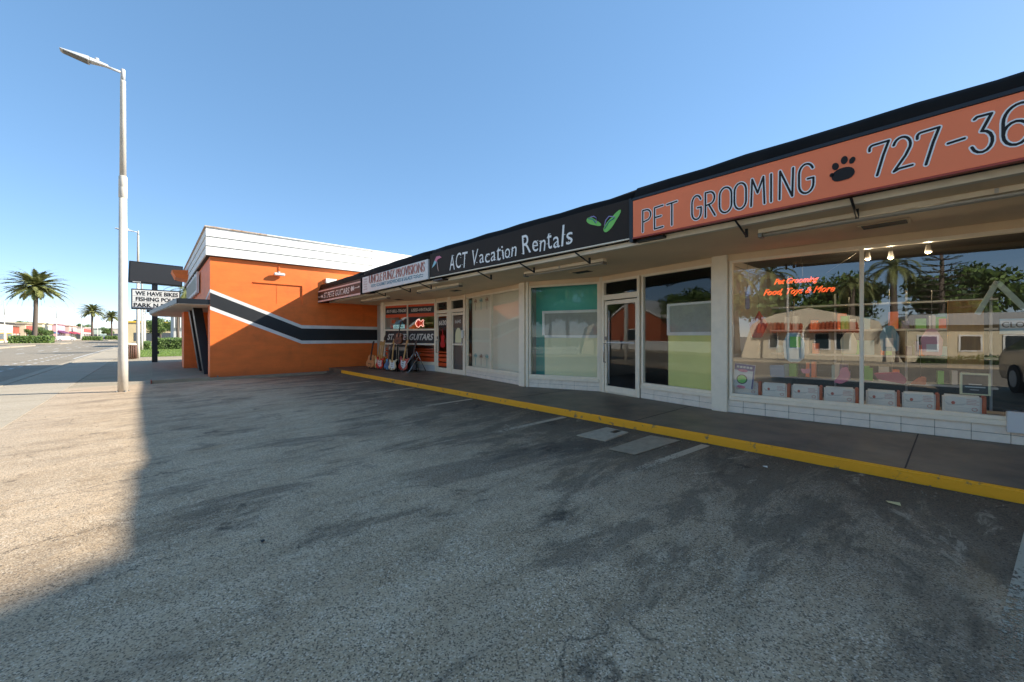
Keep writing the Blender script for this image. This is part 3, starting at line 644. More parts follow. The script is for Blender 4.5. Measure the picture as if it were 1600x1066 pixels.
b = B(); b.tube([F.p(U(8.0)+.03, 3.02, .007), F.p(U(8.0)+.06, 2.86, .007), F.p(U(8.0)+.09, 2.79, .007)], .010, 6); b.build('parasol_pole', M['pinkw'], t)
# provisions sign
t, F = signpanel('provisions_sign', 'white fascia sign with worn red lettering UNCLE FUNZ PROVISIONS and blue waves', 12.12, 8.38, 2.665, 3.14, M['signw'], .03, -.045, .0)
L_ = F.L
lettering([('UNCLE FUNZ PROVISIONS', .50, L_-.14, 2.86, 3.10, 0, .01)], F, .004, M['pinkw'], t, 'letter_fill')
lettering([('UNCLE FUNZ PROVISIONS', .50, L_-.14, 2.86, 3.10, 0, 0, .007)], F, .006, M['red'], t)
lettering([('GOURMET SANDWICHES & SALADS', .98, L_-.72, 2.735, 2.83, 0, .02)], F, .004, M['blue'], t)
b = B()
for u0, u1 in ((.62, .92), (L_-.66, L_-.22)):
    for dz in (0, .045): b.tube([F.p(u0+(u1-u0)*k/16, 2.76+dz+.014*sin(k*pi/2.7), .004) for k in range(17)], .007, 6)
b.build('wave_marks', M['blue'], t)
b = B()
for k in range(5): b.fb(F, .08+.03*(k % 2), .36-.03*(k % 2), .001, .003, 2.70+k*.075, 2.745+k*.075)
b.build('faded_emblem', mat('faded_brown', '#b59a94', .6, .5, 30, dark='#d6d0c8'), t)
# guitars sign
t, F = signpanel('guitar_shop_sign', 'dark fascia sign reading ST.PETE GUITARS between two white stripes and guitar shapes', 16.15, 12.26, 2.62, 3.09, mat('sign_brown_black', '#2c211f', .5), .03, -.055, -.01)
L_ = F.L
for z0, z1 in ((2.59, 2.645), (2.965, 3.01)): B().fb(F, 0, L_, .0, .004, z0, z1).build('white_stripe', M['pinkw'], t)
lettering([('ST.PETE GUITARS', .62, L_-.85, 2.70, 2.90, .25, .02)], F, .004, M['decw'], t)
def strat(F, u0, s, dirn, off, zc, mt, par, nm='guitar_shape'):
    pts = [(0, 0), (.07, .09), (.16, .12), (.20, .06), (.26, .05), (.33, .12), (.36, .06), (.33, .02), (.33, -.03), (.38, -.08), (.33, -.10), (.26, -.05), (.20, -.07), (.14, -.12), (.05, -.09)]
    b = B(); b.prism([F.p(u0+dirn*x*s, zc+z*s, off) for x, z in pts], F.n*.003); b.fb(F, min(u0+dirn*.33*s, u0+dirn*.78*s), max(u0+dirn*.33*s, u0+dirn*.78*s), off, off+.003, zc-.014*s, zc+.012*s)
    b.fb(F, min(u0+dirn*.781*s, u0+dirn*.92*s), max(u0+dirn*.781*s, u0+dirn*.92*s), off, off+.003, zc-.01*s, zc+.045*s); return b.build(nm, mt, par)
strat(F, L_-.75, .75, 1, .004, 2.83, M['decw'], t); strat(F, .55, .55, -1, .004, 2.78, M['decw'], t)
# sign hangers: small angle irons under the awning
root = None
for k, y in enumerate((11.4, 9.92, 8.87, 6.54, 5.3, 4.04, 1.69, .67, -1.2)):
    x = fasx(y)
    if root is None:
        t = thing('hanger_bracket', '', 'bracket', (x, y, 2.55)); hb = B(); hb.box(x+.35, x+.375, y-.014, y+.014, 2.50, 2.60).tube([Vector((x-.0, y, 2.63)), Vector((x+.36, y, 2.51))], .012, 6); br = hb.build('angle_iron', M['black'], t); keep(br); root = t; x_0 = x
    else:
        t = copy_tree(root); t.location = (x, y, 2.55)
    t['label'] = 'small dark angle iron beneath '+['the left half of the white provisions sign', 'the middle of the white provisions sign', 'the right end of the white provisions sign', 'the left part of the black rentals sign', 'the middle of the black rentals sign', 'the right part of the black rentals sign', 'the letters OO of the pet grooming sign', 'the paw print on the salmon sign', 'the phone number on the salmon sign'][k]
    t['group'] = 'angle irons under the awning'
root = None
for k, (y, lb) in enumerate(((15.85, 'under the left end of the guitars sign'), (11.9, 'under the left end of the white provisions sign'), (8.05, 'under the left end of the rentals sign'), (2.78, 'under the left end of the salmon pet sign'))):
    x = fasx(y)+.02
    if root is None: o = B().box(x, x+.18, y-.20, y+.20, 2.56, 2.595).build('sign_underside_box', M['black'], None, (x, y, 2.56)); root = o
    else: o = root.copy(); COL.objects.link(o); o.location = (x, y, 2.60 if k < 3 else 2.61)
    tag(o, 'short black box '+lb, 'sign box', 'black boxes under the signs')
# ceiling strip lights
def striplight(y0, y1, x0, x1, label, two=True):
    c0 = Vector((x0, y0, 0)); c1 = Vector((x1, y1, 0)); F = Fr(c0, c1); F.n = Vector((F.d.y, -F.d.x, 0)); t = thing('strip_light', label, 'ceiling light', ((x0+x1)/2, (y0+y1)/2, 2.5), 'fluorescent fittings under the soffit')
    B().fb(F, 0, F.L, -.05, .05, 2.548, 2.598).build('housing', M['trim'], t, bevel=.006)
    b = B()
    for o_ in ((-.03, .03) if two else (0,)): b.tube([F.p(.05, 2.523, o_), F.p(F.L-.05, 2.523, o_)], .015, 8)
    b.build('tube', M['tube'], t)
    for u in (.0, F.L-.04): B().fb(F, u, u+.04, -.055, .055, 2.50, 2.547).build('end_socket', M['metal'], t)
    b = B(); n = max(2, int(F.L/.8))
    for k in range(1, n): b.fb(F, F.L*k/n-.012, F.L*k/n+.012, .052, .066, 2.55, 2.59)
    b.build('clip', M['lampm'], t)
striplight(14.2, 12.05, 5.6, 5.6, 'short cream strip light on the soffit behind the guitars sign')
striplight(10.05, 8.0, 5.55, 5.55, 'cream strip light on the soffit behind the provisions sign')
striplight(5.8, 3.9, 5.6, 5.6, 'cream twin tube strip light on the soffit behind the rentals sign')
striplight(1.6, -3.0, 5.5, 5.55, 'long white tube light on the soffit behind the pet grooming sign')
vr = None
for x, y, lb in ((6.4, 13.0, 'near the guitar shop windows'), (6.35, 9.4, 'behind the provisions sign strip light'), (6.4, 5.0, 'above the office window left of the glass door'), (6.28, .55, 'above the pet shop window')):
    if vr is None:
        t = thing('soffit_vent', '', 'vent', (x, y, 2.58)); B().box(x-.13, x+.13, y-.22, y+.22, 2.590, 2.5985).build('frame', M['soffit'], t)
        v = B(); v.box(x-.10, x+.10, y-.19, y+.19, 2.586, 2.5895); v.build('grille', M['gap'], t); keep(*t.children); vr = t
    else: t = copy_tree(vr); t.location = (x, y, 2.58)
    t['label'] = 'small rectangular dark vent in the soffit '+lb; t['group'] = 'soffit vents'
tag(B().box(7.0, 7.06, 11.05, 11.1, 2.28, 2.34).build('security_camera', M['black'], None, (7.03, 11.07, 2.3)), 'tiny black camera on the post between the two narrow shop doors', 'camera')
o = B().box(7.02, 7.08, 10.02, 10.10, 1.25, 1.5).build('mailbox', M['white'], None, (7.05, 10.06, 1.25), bevel=.008); tag(o, 'small white mailbox beside the right one of the two narrow doors', 'mailbox')

# ------------------------------------------------------------ in the pet shop window
tn = [.42, .80, 1.19, 1.60, 2.01, 2.36, 2.70]
neat = ['leftmost, under the purple poster', 'second from the left', 'third from the left', 'just left of the mullion', 'just right of the window mullion', 'second right of the mullion', 'rightmost, under the little chalkboard']
M['bag'] = mat('bag_white', '#efe8da', .5, .08, 4); M['bago'] = mat('bag_orange', '#c25a24', .5); M['bagg'] = mat('bag_grey', '#cfcabf', .6)
proto = None
us = [.13, .53, .90, 1.28, 1.72, 2.07, 2.42]; ue = [.51, .88, 1.26, 1.65, 2.05, 2.40, 2.77]
F0 = Fr((0, 0), (0, -1))
t = thing('pad_bag', 'x', 'bag', (0, 0, 0))
wid = .36
b = B(); b.fb(F0, 0, wid-.035, -.12, 0, 0, .235); p1 = b.build('bag', M['bag'], t, bevel=.02, seg=3)
b = B(); b.fb(F0, wid-.033, wid, -.12, -.003, 0, .24); p2 = b.build('orange_gusset', M['bago'], t, bevel=.008)
b = B(); b.prism([F0.p(x, z, .0015) for x, z in ((.02, .15), (.08, .12), (.18, .135), (.22, .15), (.17, .115), (.05, .105))], F0.n*.001)
for k in range(4): b.fb(F0, .02+.01*(k % 2), .30, .0012, .0018, .03+k*.018, .034+k*.018)
p3 = b.build('grey_print', M['bagg'], t)
b = B()
for k in range(4): b.fb(F0, .20, .30-.02*(k % 2), .0012, .0018, .13+k*.018, .134+k*.018)
b.prism([F0.p(.09+.018*cos(q*pi/3), .14+.022*sin(q*pi/3), .003) for q in range(6)], F0.n*.001)
for k in range(12):
    q0, q1 = k*pi/6, (k+1)*pi/6; b.prism([F0.p(.265+r_*cos(q)*1.0, .075+r_*.9*sin(q), .0022) for r_, q in ((.019, q0), (.024, q0), (.024, q1), (.019, q1))], F0.n*.001)
p4 = b.build('red_print', M['red'], t)
b = B(); b.fb(F0, .285, .32, .002, .003, .01, .035); p5 = b.build('blue_logo', M['blue'], t)
keep(p1, p2, p3, p4, p5); proto = t
for k in range(7):
    tt = proto if k == 0 else copy_tree(proto)
    _a = (.03, -.05, .02, .06, -.03, .04, -.02)[k]
    tt.location = FP.p(us[k], .365, -.09 if k % 2 else -.095); tt.rotation_euler = (0, .02, math.atan2(FP.d.y, FP.d.x)+pi/2+_a)
    sc_ = (ue[k]-us[k])/.36; tt.scale = (1, sc_, 1.0)
    tag(tt, 'white pad bag with orange edge on the window ledge, '+neat[k], 'bag', 'white bags along the pet shop window')
tag(B().fb(FP, .1, FP.L, -.75, -.07, .1, .364).build('window_ledge', M['inwall'], None, tuple(FP.p(1.5, .1, -.4))), 'low ledge inside the pet shop window carrying the white bags', 'ledge')
t = thing('poster', 'tilted purple and white poster with a green round emblem, left in the pet shop window', 'poster', tuple(FP.p(.3, .5, -.05)))
def rp(u, z, u0=.29, z0=.68, a=-.1): return (u0+u*cos(a)-z*sin(a), z0+u*sin(a)+z*cos(a))
def rquad(F, x0, x1, z0, z1, off, th, name, m, par):
    b = B(); b.prism([F.p(*rp(x, z), off) for x, z in ((x0, z0), (x1, z0), (x1, z1), (x0, z1))], F.n*th); return b.build(name, m, par)
M['purp'] = mat('poster_purple', '#5c4a78', .6)
rquad(FP, -.145, .145, -.19, .19, -.055, .004, 'sheet', M['signw'], t); rquad(FP, -.14, .14, .09, .185, -.051, .001, 'purple_band', M['purp'], t); rquad(FP, .12, .14, -.18, .088, -.051, .001, 'purple_edge', M['purp'], t)
b = B(); b.prism([FP.p(*rp(-.02+.075*cos(q*pi/10), -.05+.075*sin(q*pi/10)), -.051) for q in range(20)], FP.n*.001); b.build('emblem_ring', M['ink'], t)
b = B(); b.prism([FP.p(*rp(-.02+.062*cos(q*pi/10), -.05+.062*sin(q*pi/10)), -.0495) for q in range(20)], FP.n*.001); b.build('emblem', M['green'], t)
b = B()
for k in range(5): b.prism([FP.p(*rp(x, z), -.0497) for x, z in ((-.11+k*.045, .125), (-.075+k*.045, .125), (-.075+k*.045, .155), (-.11+k*.045, .155))], FP.n*.001)
b.build('poster_print', M['decw'], t)
b = B(); b.prism([FP.p(*rp(-.02+.06*cos(q*pi/8), -.17+.022*sin(q*pi/8)), -.0505) for q in range(16)], FP.n*.001); b.prism([FP.p(*rp(-.02+.07*cos(q*pi/8), .085+.022*sin(q*pi/8)), -.0495) for q in range(16)], FP.n*.001); b.build('pink_mark', M['pink'], t)
# neon
t = thing('neon_sign', 'glowing orange neon script Pet Grooming Food, Toys and More in the left pet shop pane', 'neon sign', tuple(FP.p(1.0, 1.8, -.12)))
M['neon'] = mat('neon_orange', '#ff8a5a', .4, emit='#ff6a34', es=.35)
lettering([('Pet Grooming', .68, 1.22, 2.06, 2.17, .5, 0, .014), ('Food, Toys & More', .54, 1.40, 1.90, 2.02, .5, 0, .014)], FP, -.14, M['neon'], t, 'neon_tube')
b = B(); b.tube([FP.p(.12, 2.45, -.3), FP.p(.62, 2.18, -.16)], .004, 5).tube([FP.p(1.0, 2.5, -.3), FP.p(1.03, 2.18, -.16)], .004, 5).tube([FP.p(1.62, 2.46, -.3), FP.p(1.3, 2.2, -.16)], .004, 5); b.build('hanging_wire', M['metal'], t)
# garments and toys hanging in the window
def cloth(name, label, pts, m, off, th=.03, extra=None):
    t = thing(name, label, 'pet garment', tuple(FP.p(pts[0][0], pts[0][1], off)))
    b = B(); b.prism([FP.p(u, z, off) for u, z in pts], FP.n*th); o = b.build('fabric', m, t, bevel=.01)
    if extra:
        b = B(); b.prism([FP.p(u, z, off+th+.001) for u, z in extra[0]], FP.n*.004); b.build('print', extra[1], t)
    b = B(); uc = sum(p[0] for p in pts)/len(pts); zt = max(p[1] for p in pts); b.tube([FP.p(uc, zt-.01, off+th/2), FP.p(uc, zt+.5, off+th/2)], .003, 5); b.build('hanging_wire', M['metal'], t)
M['ltb'] = mat('pale_blue_cloth', '#8fb9c4', .8, .2, 9)
cloth('pet_coat', 'pale blue pet coat with lime green front hanging mid pane', [(.80, .98), (.78, 1.2), (.84, 1.36), (.98, 1.36), (1.05, 1.2), (1.04, .98), (.98, .92), (.86, .92)], M['ltb'], -.25, .05, ([(.87, 1.14), (.87, 1.3), (1.0, 1.3), (1.0, 1.14)], M['green']))
cloth('pet_coat', 'faded grey blue pet coat low behind the second white bag', [(.62, .68), (.61, .86), (.80, .87), (.81, .68)], mat('grey_blue_cloth', '#7c8e9e', .8), -.22, .03)
cloth('pet_shirt', 'red and pink pet shirt hanging left, beside the neon sign', [(.35, 1.28), (.30, 1.5), (.40, 1.62), (.44, 1.72), (.50, 1.6), (.56, 1.5), (.48, 1.28)], mat('red_cloth', '#c05248', .8), -.4, .05)
cloth('pet_hat', 'small pink pet hat with white trim above the bags left of the mullion', [(1.38, .66), (1.44, .76), (1.46, .86), (1.53, .88), (1.56, .78), (1.55, .7), (1.46, .64)], M['pink'], -.2, .06)
cloth('pet_bow', 'tiny pink bow above the third white bag', [(1.02, .76), (1.0, .83), (1.06, .82), (1.12, .84), (1.11, .76)], M['pink'], -.22, .03)
cloth('pet_bed', 'flat pink pet bed lying right of the mullion', [(1.84, .73), (1.80, .80), (2.05, .83), (2.12, .75), (2.10, .68)], mat('magenta_cloth', '#a83a5c', .8), -.4, .2)
cloth('pet_bed', 'small orange pet bed beside the pink one', [(2.15, .68), (2.25, .78), (2.30, .78), (2.30, .68)], M['bago'], -.4, .1)
cloth('pet_scarf', 'small striped lilac scarf hanging near the top left corner of the left pane', [(.22, 1.75), (.22, 2.05), (.28, 2.05), (.29, 1.75)], M['lil'], -.5, .02)
cloth('pet_coat', 'small cream pet coat hanging just left of the mullion at mid height', [(1.46, 1.05), (1.44, 1.25), (1.50, 1.36), (1.58, 1.36), (1.63, 1.22), (1.62, 1.05)], M['cream'], -.45, .04)
cloth('pet_coat', 'dark teal pet coat hanging right of the mullion', [(1.88, 1.1), (1.86, 1.32), (1.92, 1.45), (2.0, 1.45), (2.06, 1.3), (2.05, 1.1)], M['blue'], -.55, .04, ([(1.92, 1.16), (1.92, 1.28), (2.0, 1.28), (2.0, 1.16)], M['signw']))
cloth('pet_coat', 'pink and white pet coat hanging left of the pine board', [(2.28, 1.05), (2.26, 1.28), (2.32, 1.4), (2.4, 1.4), (2.46, 1.26), (2.45, 1.05)], mat('soft_pink_cloth', '#d79aa4', .8), -.5, .04, ([(2.31, 1.1), (2.31, 1.2), (2.42, 1.2), (2.42, 1.1)], M['signw']))
t = thing('store_shelf', 'metal shelf with dim goods deep inside the pet shop', 'shelf', tuple(FP.p(1.6, .1, -2.4)))
b = B()
for z in (.5, .95, 1.4, 1.85): b.fb(FP, .3, 3.2, -2.7, -2.3, z, z+.03)
b.build('board', M['lampm'], t); b = B()
for u in (.3, 1.26, 2.22, 3.17): b.fb(FP, u, u+.03, -2.72, -2.68, .1, 2.1)
b.build('post', M['lampm'], t); rn = random.Random(8)
for z in (.53, .98, 1.43):
    for mm in (M['redor'], M['ltb'], M['signw'], M['green'], M['purp']):
        b = B()
        for k in range(4):
            u = rn.uniform(.34, 3.0); h = rn.uniform(.12, .3); b.fb(FP, u, u+rn.uniform(.05, .14), -2.6, -2.4+rn.uniform(0, .08), z+.001, z+h)
        b.build('goods', mm, t)
t = thing('chalkboard', 'little chalkboard in a pale frame standing on the rightmost white bag', 'chalkboard', tuple(FP.p(2.66, .61, -.1)))
b = B(); b.fb(FP, 2.56, 2.58, -.10, -.075, .615, .87).fb(FP, 2.78, 2.80, -.10, -.075, .615, .87).fb(FP, 2.58, 2.78, -.10, -.075, .85, .87).fb(FP, 2.58, 2.78, -.10, -.075, .615, .63); b.build('frame', M['beif'], t)
B().fb(FP, 2.58, 2.78, -.095, -.085, .63, .85).build('board', M['blackp'], t)
b = B(); b.fb(FP, 2.63, 2.73, -.0848, -.084, .735, .742).fb(FP, 2.60, 2.76, -.0848, -.084, .70, .712).fb(FP, 2.64, 2.71, -.0848, -.084, .67, .677); b.build('chalk_marks', M['decw'], t)
t = thing('closed_sign', 'blue and white sign reading CLOSED at the right of the pet shop window', 'sign', tuple(FP.p(3.0, 1.45, -.05)))
B().fb(FP, 2.86, 3.20, -.055, -.05, 1.33, 1.50).build('board', M['ltb'], t); B().fb(FP, 2.865, 3.195, -.0498, -.048, 1.39, 1.48).build('white_panel', M['signw'], t)
lettering([('CLOSED', 2.875, 3.18, 1.40, 1.465, 0, .02)], FP, -.0465, M['ink'], t)
t = thing('hinged_arm', 'white painted hinged wooden arms forming an upside down V high in the right pane', 'display arm', tuple(FP.p(2.86, 1.8, -.12)))
def bar(u0, z0, u1, z1, wd, off, nm):
    d = Vector((u1-u0, z1-z0)); d.normalize(); q = Vector((-d.y, d.x))*wd
    b = B(); b.prism([FP.p(u0+q.x, z0+q.y, off), FP.p(u1+q.x, z1+q.y, off), FP.p(u1-q.x, z1-q.y, off), FP.p(u0-q.x, z0-q.y, off)], FP.n*.02); b.build(nm, mat('weathered_white', '#c3c6b8', .6, .3, 14), t, bevel=.004)
bar(2.705, 1.56, 2.86, 1.94, .025, -.16, 'arm'); bar(2.85, 1.93, 3.06, 1.60, .027, -.135, 'arm')
B().tube([FP.p(2.855, 1.92, -.12), FP.p(2.855, 1.92, -.10)], .014, 10).build('pivot', M['metal'], t)
o = B().fb(FP, 2.50, 2.80, -.5, -.45, .9, 1.75).build('wood_board', mat('yellow_pine', '#a8793c', .6, .3, 6, stretch=(4, 4, .5)), None, tuple(FP.p(2.65, .9, -.48))); tag(o, 'upright yellow pine board standing inside the right pane behind the white arms', 'board')
sr = None
for u, o_, lb in ((1.74, -.6, 'nearest the mullion'), (1.98, -.7, 'second right of the mullion'), (2.33, -.5, 'third, unlit looking')):
    if sr is None:
        t = thing('spot_lamp', '', 'lamp', tuple(FP.p(u, 2.45, o_))); c_ = B(); c_.lathe(FP.p(u, 2.40, o_), [(.02, .1), (.035, .0), (.03, .0)], 12); q1_ = c_.build('shade', M['lampm'], t)
        c_ = B(); c_.lathe(FP.p(u, 2.385, o_), [(.014, .0), (.02, .012), (.014, .024)], 10); q2_ = c_.build('bulb', mat('warm_bulb', '#ffd9a0', .4, emit='#ffb060', es=2.5), t); keep(q1_, q2_); sr = t
    else: t = copy_tree(sr); t.location = FP.p(u, 2.45, o_)
    pl = bpy.data.lights.new('spot_lamp_light', 'POINT'); pl.energy = 2; pl.color = (1, .78, .5); pl.shadow_soft_size = .02
    po = bpy.data.objects.new('light', pl); COL.objects.link(po); po.parent = t; po.location = (0, 0, -.1)
    t['label'] = 'small warm ceiling spot inside the pet shop, '+lb; t['group'] = 'ceiling spots in the pet shop'
t = thing('number_sign', 'white boxed street number 66 fixed to the plinth at the far right', 'sign', tuple(FP.p(3.1, .2, .06)))
B().fb(FP, 2.895, 3.5, .0, .07, .24, .47).build('board', M['signw'], t, bevel=.004); lettering([('6640', 3.03, 3.38, .31, .40, 0, .03)], FP, .072, M['ink'], t)

# ------------------------------------------------------------ guitars, amps and window neon of the guitar shop
def guitar(name, label, u, o, h, m, kind, tilt=.0, lean=.16, z=.1, pick='signw', neckm='neck', rot=0):
    """stands at frame FG (u, o); h overall length"""
    base = FG.p(u, z, o); t = thing(name, label, 'guitar', tuple(base), 'guitars lined up outside the guitar shop')
    E = [(.0, 0), (.10, .015), (.165, .08), (.17, .15), (.13, .23), (.125, .28), (.16, .35), (.20, .42), (.17, .43), (.10, .37), (.04, .38)]
    E2 = [(-.04, .38), (-.08, .36), (-.12, .42), (-.15, .44), (-.17, .38), (-.13, .28), (-.135, .22), (-.175, .14), (-.16, .07), (-.10, .015)]
    A = [(0, 0), (.12, .02), (.19, .09), (.20, .17), (.15, .27), (.13, .31), (.145, .38), (.12, .45), (.05, .48), (-.05, .48), (-.12, .45), (-.145, .38), (-.13, .31), (-.15, .27), (-.20, .17), (-.19, .09), (-.12, .02)]
    pts = A if kind == 'acoustic' else (E+E2 if kind == 'strat' else [(0, 0), (.12, .02), (.17, .09), (.165, .17), (.12, .25), (.14, .31), (.19, .36), (.15, .36), (.09, .33), (.04, .36), (-.04, .38), (-.12, .40), (-.145, .34), (-.12, .26), (-.165, .17), (-.17, .09), (-.12, .02)])
    s = h/1.0; th = .09 if kind == 'acoustic' else .045
    def P(x, y, d=0):
        x, y = x*s*1.22, y*s; x, y = x*cos(tilt)-y*sin(tilt), x*sin(tilt)+y*cos(tilt)
        return FG.p(u+x, z+.05+y*cos(lean), o-y*sin(lean)+d)
    nrm = FG.n*cos(lean)+Vector((0, 0, sin(lean)))
    b = B(); b.prism([P(x, y) for x, y in pts], nrm*(-th)); bd = b.build('body', m, t, bevel=.008)
    def q(x0, x1, y0, y1, off, th_, nm, mm, par=t):
        b = B(); b.prism([P(x0, y0)+nrm*off, P(x1, y0)+nrm*off, P(x1, y1)+nrm*off, P(x0, y1)+nrm*off], nrm*th_); return b.build(nm, mm, par)
    q(-.024, .024, .30, .84, .002, .018, 'neck', M[neckm])
    b = B(); b.prism([P(-.03, .842)+nrm*.0, P(.03, .842), P(.045, .99), P(-.01, 1.0), P(-.04, .9)], nrm*.014); b.build('headstock', M['darkneck'] if kind != 'strat' else M[neckm], t)
    if kind == 'acoustic':
        b = B(); b.prism([P(.045*cos(k*pi/8), .31+.045*sin(k*pi/8))+nrm*.001 for k in range(16)], nrm*.003); b.build('sound_hole', M['darkneck'], t); q(-.07, .07, .12, .145, .002, .012, 'bridge', M['darkneck'])
    else:
        b = B(); b.prism([P(x, y)+nrm*.001 for x, y in ((-.02, .32), (.10, .30), (.09, .2), (.11, .1), (.03, .06), (-.05, .12), (-.09, .2), (-.10, .33), (-.05, .3))], nrm*.004); b.build('pickguard', M[pick], t)
        b = B()
        for yy in (.13, .2, .27):
            b.prism([P(-.035, yy)+nrm*.006, P(.035, yy)+nrm*.006, P(.035, yy+.018)+nrm*.006, P(-.035, yy+.018)+nrm*.006], nrm*.006)
        b.build('pickup', M['black'], t)
    if z < .3:
        b = B(); b.tube([P(0, .45, -.12)+Vector((0, 0, -.02)), FG.p(u, z+.3, o-.22), FG.p(u-.16, z, o-.12)], .008, 6).tube([FG.p(u, z+.3, o-.22), FG.p(u+.16, z, o-.12)], .008, 6).tube([FG.p(u, z+.3, o-.22), FG.p(u-.08, z+.045, o+.06)], .008, 6).tube([FG.p(u, z+.3, o-.22), FG.p(u+.08, z+.045, o+.06)], .008, 6); b.build('stand', M['black'], t)
    return t
guitar('acoustic_guitar', 'natural tan acoustic guitar at the far left against the orange wall', -.12, .55, 1.0, mat('natural_top', '#d68a52', .4, .2, 10, coat=.4), 'acoustic', -.06, neckm='darkneck')
guitar('electric_guitar', 'pale amber electric guitar second from the left', .22, .52, 1.0, M['amber'], 'strat', -.10, pick='cream')
guitar('electric_guitar', 'red electric guitar with pale pickguard in front of the left stack', .60, .70, .98, M['gred'], 'strat', -.03, pick='pinkw')
guitar('electric_guitar', 'orange sunburst electric guitar behind the red one, left of the amplifier', .86, .50, 1.28, M['sunb'], 'les', -.14, pick='sunb')
guitar('electric_guitar', 'dark blue electric guitar standing before the black amplifier', 1.22, .85, .92, M['gblue'], 'les', -.12, pick='gblue', neckm='darkneck')
guitar('electric_guitar', 'small red electric guitar with white pickguard right of the amplifier edge', 1.86, .75, 1.06, mat('coral_red', '#cc4a3c', .3, .2, 8, coat=.5), 'strat', -.10, pick='signw')
guitar('electric_guitar', 'honey yellow electric guitar between the pale amber and the red one', .42, .48, 1.22, mat('honey_yellow', '#e0a83c', .3, .2, 8, coat=.5), 'les', -.05, pick='cream')
guitar('electric_guitar', 'cream white electric guitar between the blue guitar and the small red one', 1.55, .92, .88, M['cream'], 'strat', .06, pick='signw')
guitar('brown_guitar', 'brown sunburst guitar perched on top of the amplifier', 1.36, .52, .84, mat('brown_burst', '#8a4a1e', .3, .5, 8, coat=.5, dark='#3c1c0c'), 'acoustic', -.08, z=.98, neckm='darkneck')
guitar('black_guitar', 'black guitar with thin silver stand at the right end of the row', 2.16, .62, 1.06, M['black'], 'les', -.10, pick='black', neckm='darkneck')
for u0, u1, o0, o1, h, lb in ((1.02, 1.48, .25, .62, .90, 'tall black amplifier cabinet behind the blue guitar'), (1.52, 1.96, .25, .58, .88, 'black amplifier cabinet right of the silver edge, behind the red guitar')):
    t = thing('amplifier', lb, 'amplifier', tuple(FG.p((u0+u1)/2, .1, (o0+o1)/2)), 'amplifiers outside the guitar shop')
    B().fb(FG, u0, u1, o0, o1, .13, .1+h).build('cabinet', M['black'], t, bevel=.012); B().fb(FG, u0+.04, u1-.04, o1+.001, o1+.008, .17, h-.1).build('grille_cloth', M['cloth'], t)
    B().fb(FG, u0+.03, u1-.03, o1+.001, o1+.012, h-.06, h+.05).build('control_panel', M['metal'], t)
    b = B()
    for uu in (u0+.002, u1-.014): b.fb(FG, uu, uu+.012, o1+.0085, o1+.014, .13, .1+h)
    b.build('metal_edge', M['chrome'], t)
    b = B()
    for uu in (u0+.05, u1-.05): b.tube([FG.p(uu, .1, o1-.05), FG.p(uu, .129, o1-.05)], .02, 8)
    b.build('foot', M['black'], t)
    B().tube([FG.p(u0+.15, .1+h, (o0+o1)/2), FG.p(u0+.17, .13+h, (o0+o1)/2), FG.p(u1-.17, .13+h, (o0+o1)/2), FG.p(u1-.15, .1+h, (o0+o1)/2)], .012, 8).build('handle', M['chrome'], t)
t = thing('guitar_rack', 'folding rack of thin silver tubes at the right end of the guitar row', 'stand', tuple(FG.p(2.35, .1, .6)))
b = B(); b.tube([FG.p(2.10, .11, .95), FG.p(2.42, .12, .95), FG.p(2.5, .75, .5), FG.p(2.2, .75, .5), FG.p(2.08, .11, .95)], .012, 8).tube([FG.p(2.45, .11, .2), FG.p(2.3, .8, .5)], .012, 8).tube([FG.p(2.1, .11, .2), FG.p(2.22, .8, .5)], .012, 8); b.build('tubing', M['chrome'], t)
t = thing('neon_guitar', 'red and white neon guitar outline in the right guitar shop pane', 'neon sign', tuple(FG.p(1.9, 1.8, -.1)))
pts = [(0, 0), (.10, .13), (.2, .16), (.25, .09), (.32, .07), (.42, .14), (.46, .1), (.42, .04), (.42, -.04), (.46, -.12), (.40, -.14), (.32, -.07), (.25, -.10), (.18, -.16), (.07, -.12), (0, 0)]
b = B(); b.tube([FG.p(1.62+x*.95, 1.78+z*.95, -.1) for x, z in pts], .010, 6, cap=False); b.build('neon_tube', mat('neon_white', '#ffe4dc', .4, emit='#ffb4a0', es=.4), t)
b = B(); b.prism([FG.p(1.65+x*.8, 1.78+z*.75, -.11) for x, z in pts[:-1]], FG.n*.004); b.build('red_body', mat('neon_red', '#c0201c', .4, emit='#ff2018', es=.05), t)
b = B(); b.fb(FG, 2.06, 2.5, -.11, -.10, 1.76, 1.80); b.build('neck', M['neck'], t)
t = thing('shop_logo', 'colourful lit panel with blue dome in the left guitar shop pane', 'sign', tuple(FG.p(.7, 1.7, -.1)))
B().fb(FG, .44, 1.06, -.12, -.10, 1.60, 1.74).build('lower_panel', mat('lit_white', '#cfe8e4', .4, emit='#a8e0e0', es=.08), t)
B().fb(FG, .30, .435, -.12, -.10, 1.61, 1.73).fb(FG, 1.065, 1.2, -.12, -.10, 1.61, 1.73).build('orange_ends', M['deco'], t)
b = B(); b.prism([FG.p(.75+.24*cos(R(k*12)), 1.745+.17*sin(R(k*12)), -.12) for k in range(16)], FG.n*.02); b.build('dome', M['blue'], t)
B().fb(FG, .36, .56, -.12, -.10, 1.80, 1.92).build('orange_flag', M['deco'], t)
lettering([('GUITAR', .50, 1.0, 1.63, 1.71, .3, .02)], FG, -.097, M['blue'], t)
strat(FD, (a1+c1)/2, .01, 1, -.02, 1.2, M['red'], d1, 'decal_dot')
b = B(); FDv = [(-.0, 0), (.13, .03), (.16, .12), (.10, .24), (.10, .30), (.13, .42), (.05, .44), (.02, .36), (.02, .62), (-.03, .62), (-.03, .36), (-.08, .44), (-.12, .38), (-.10, .30), (-.10, .24), (-.16, .12), (-.13, .03)]
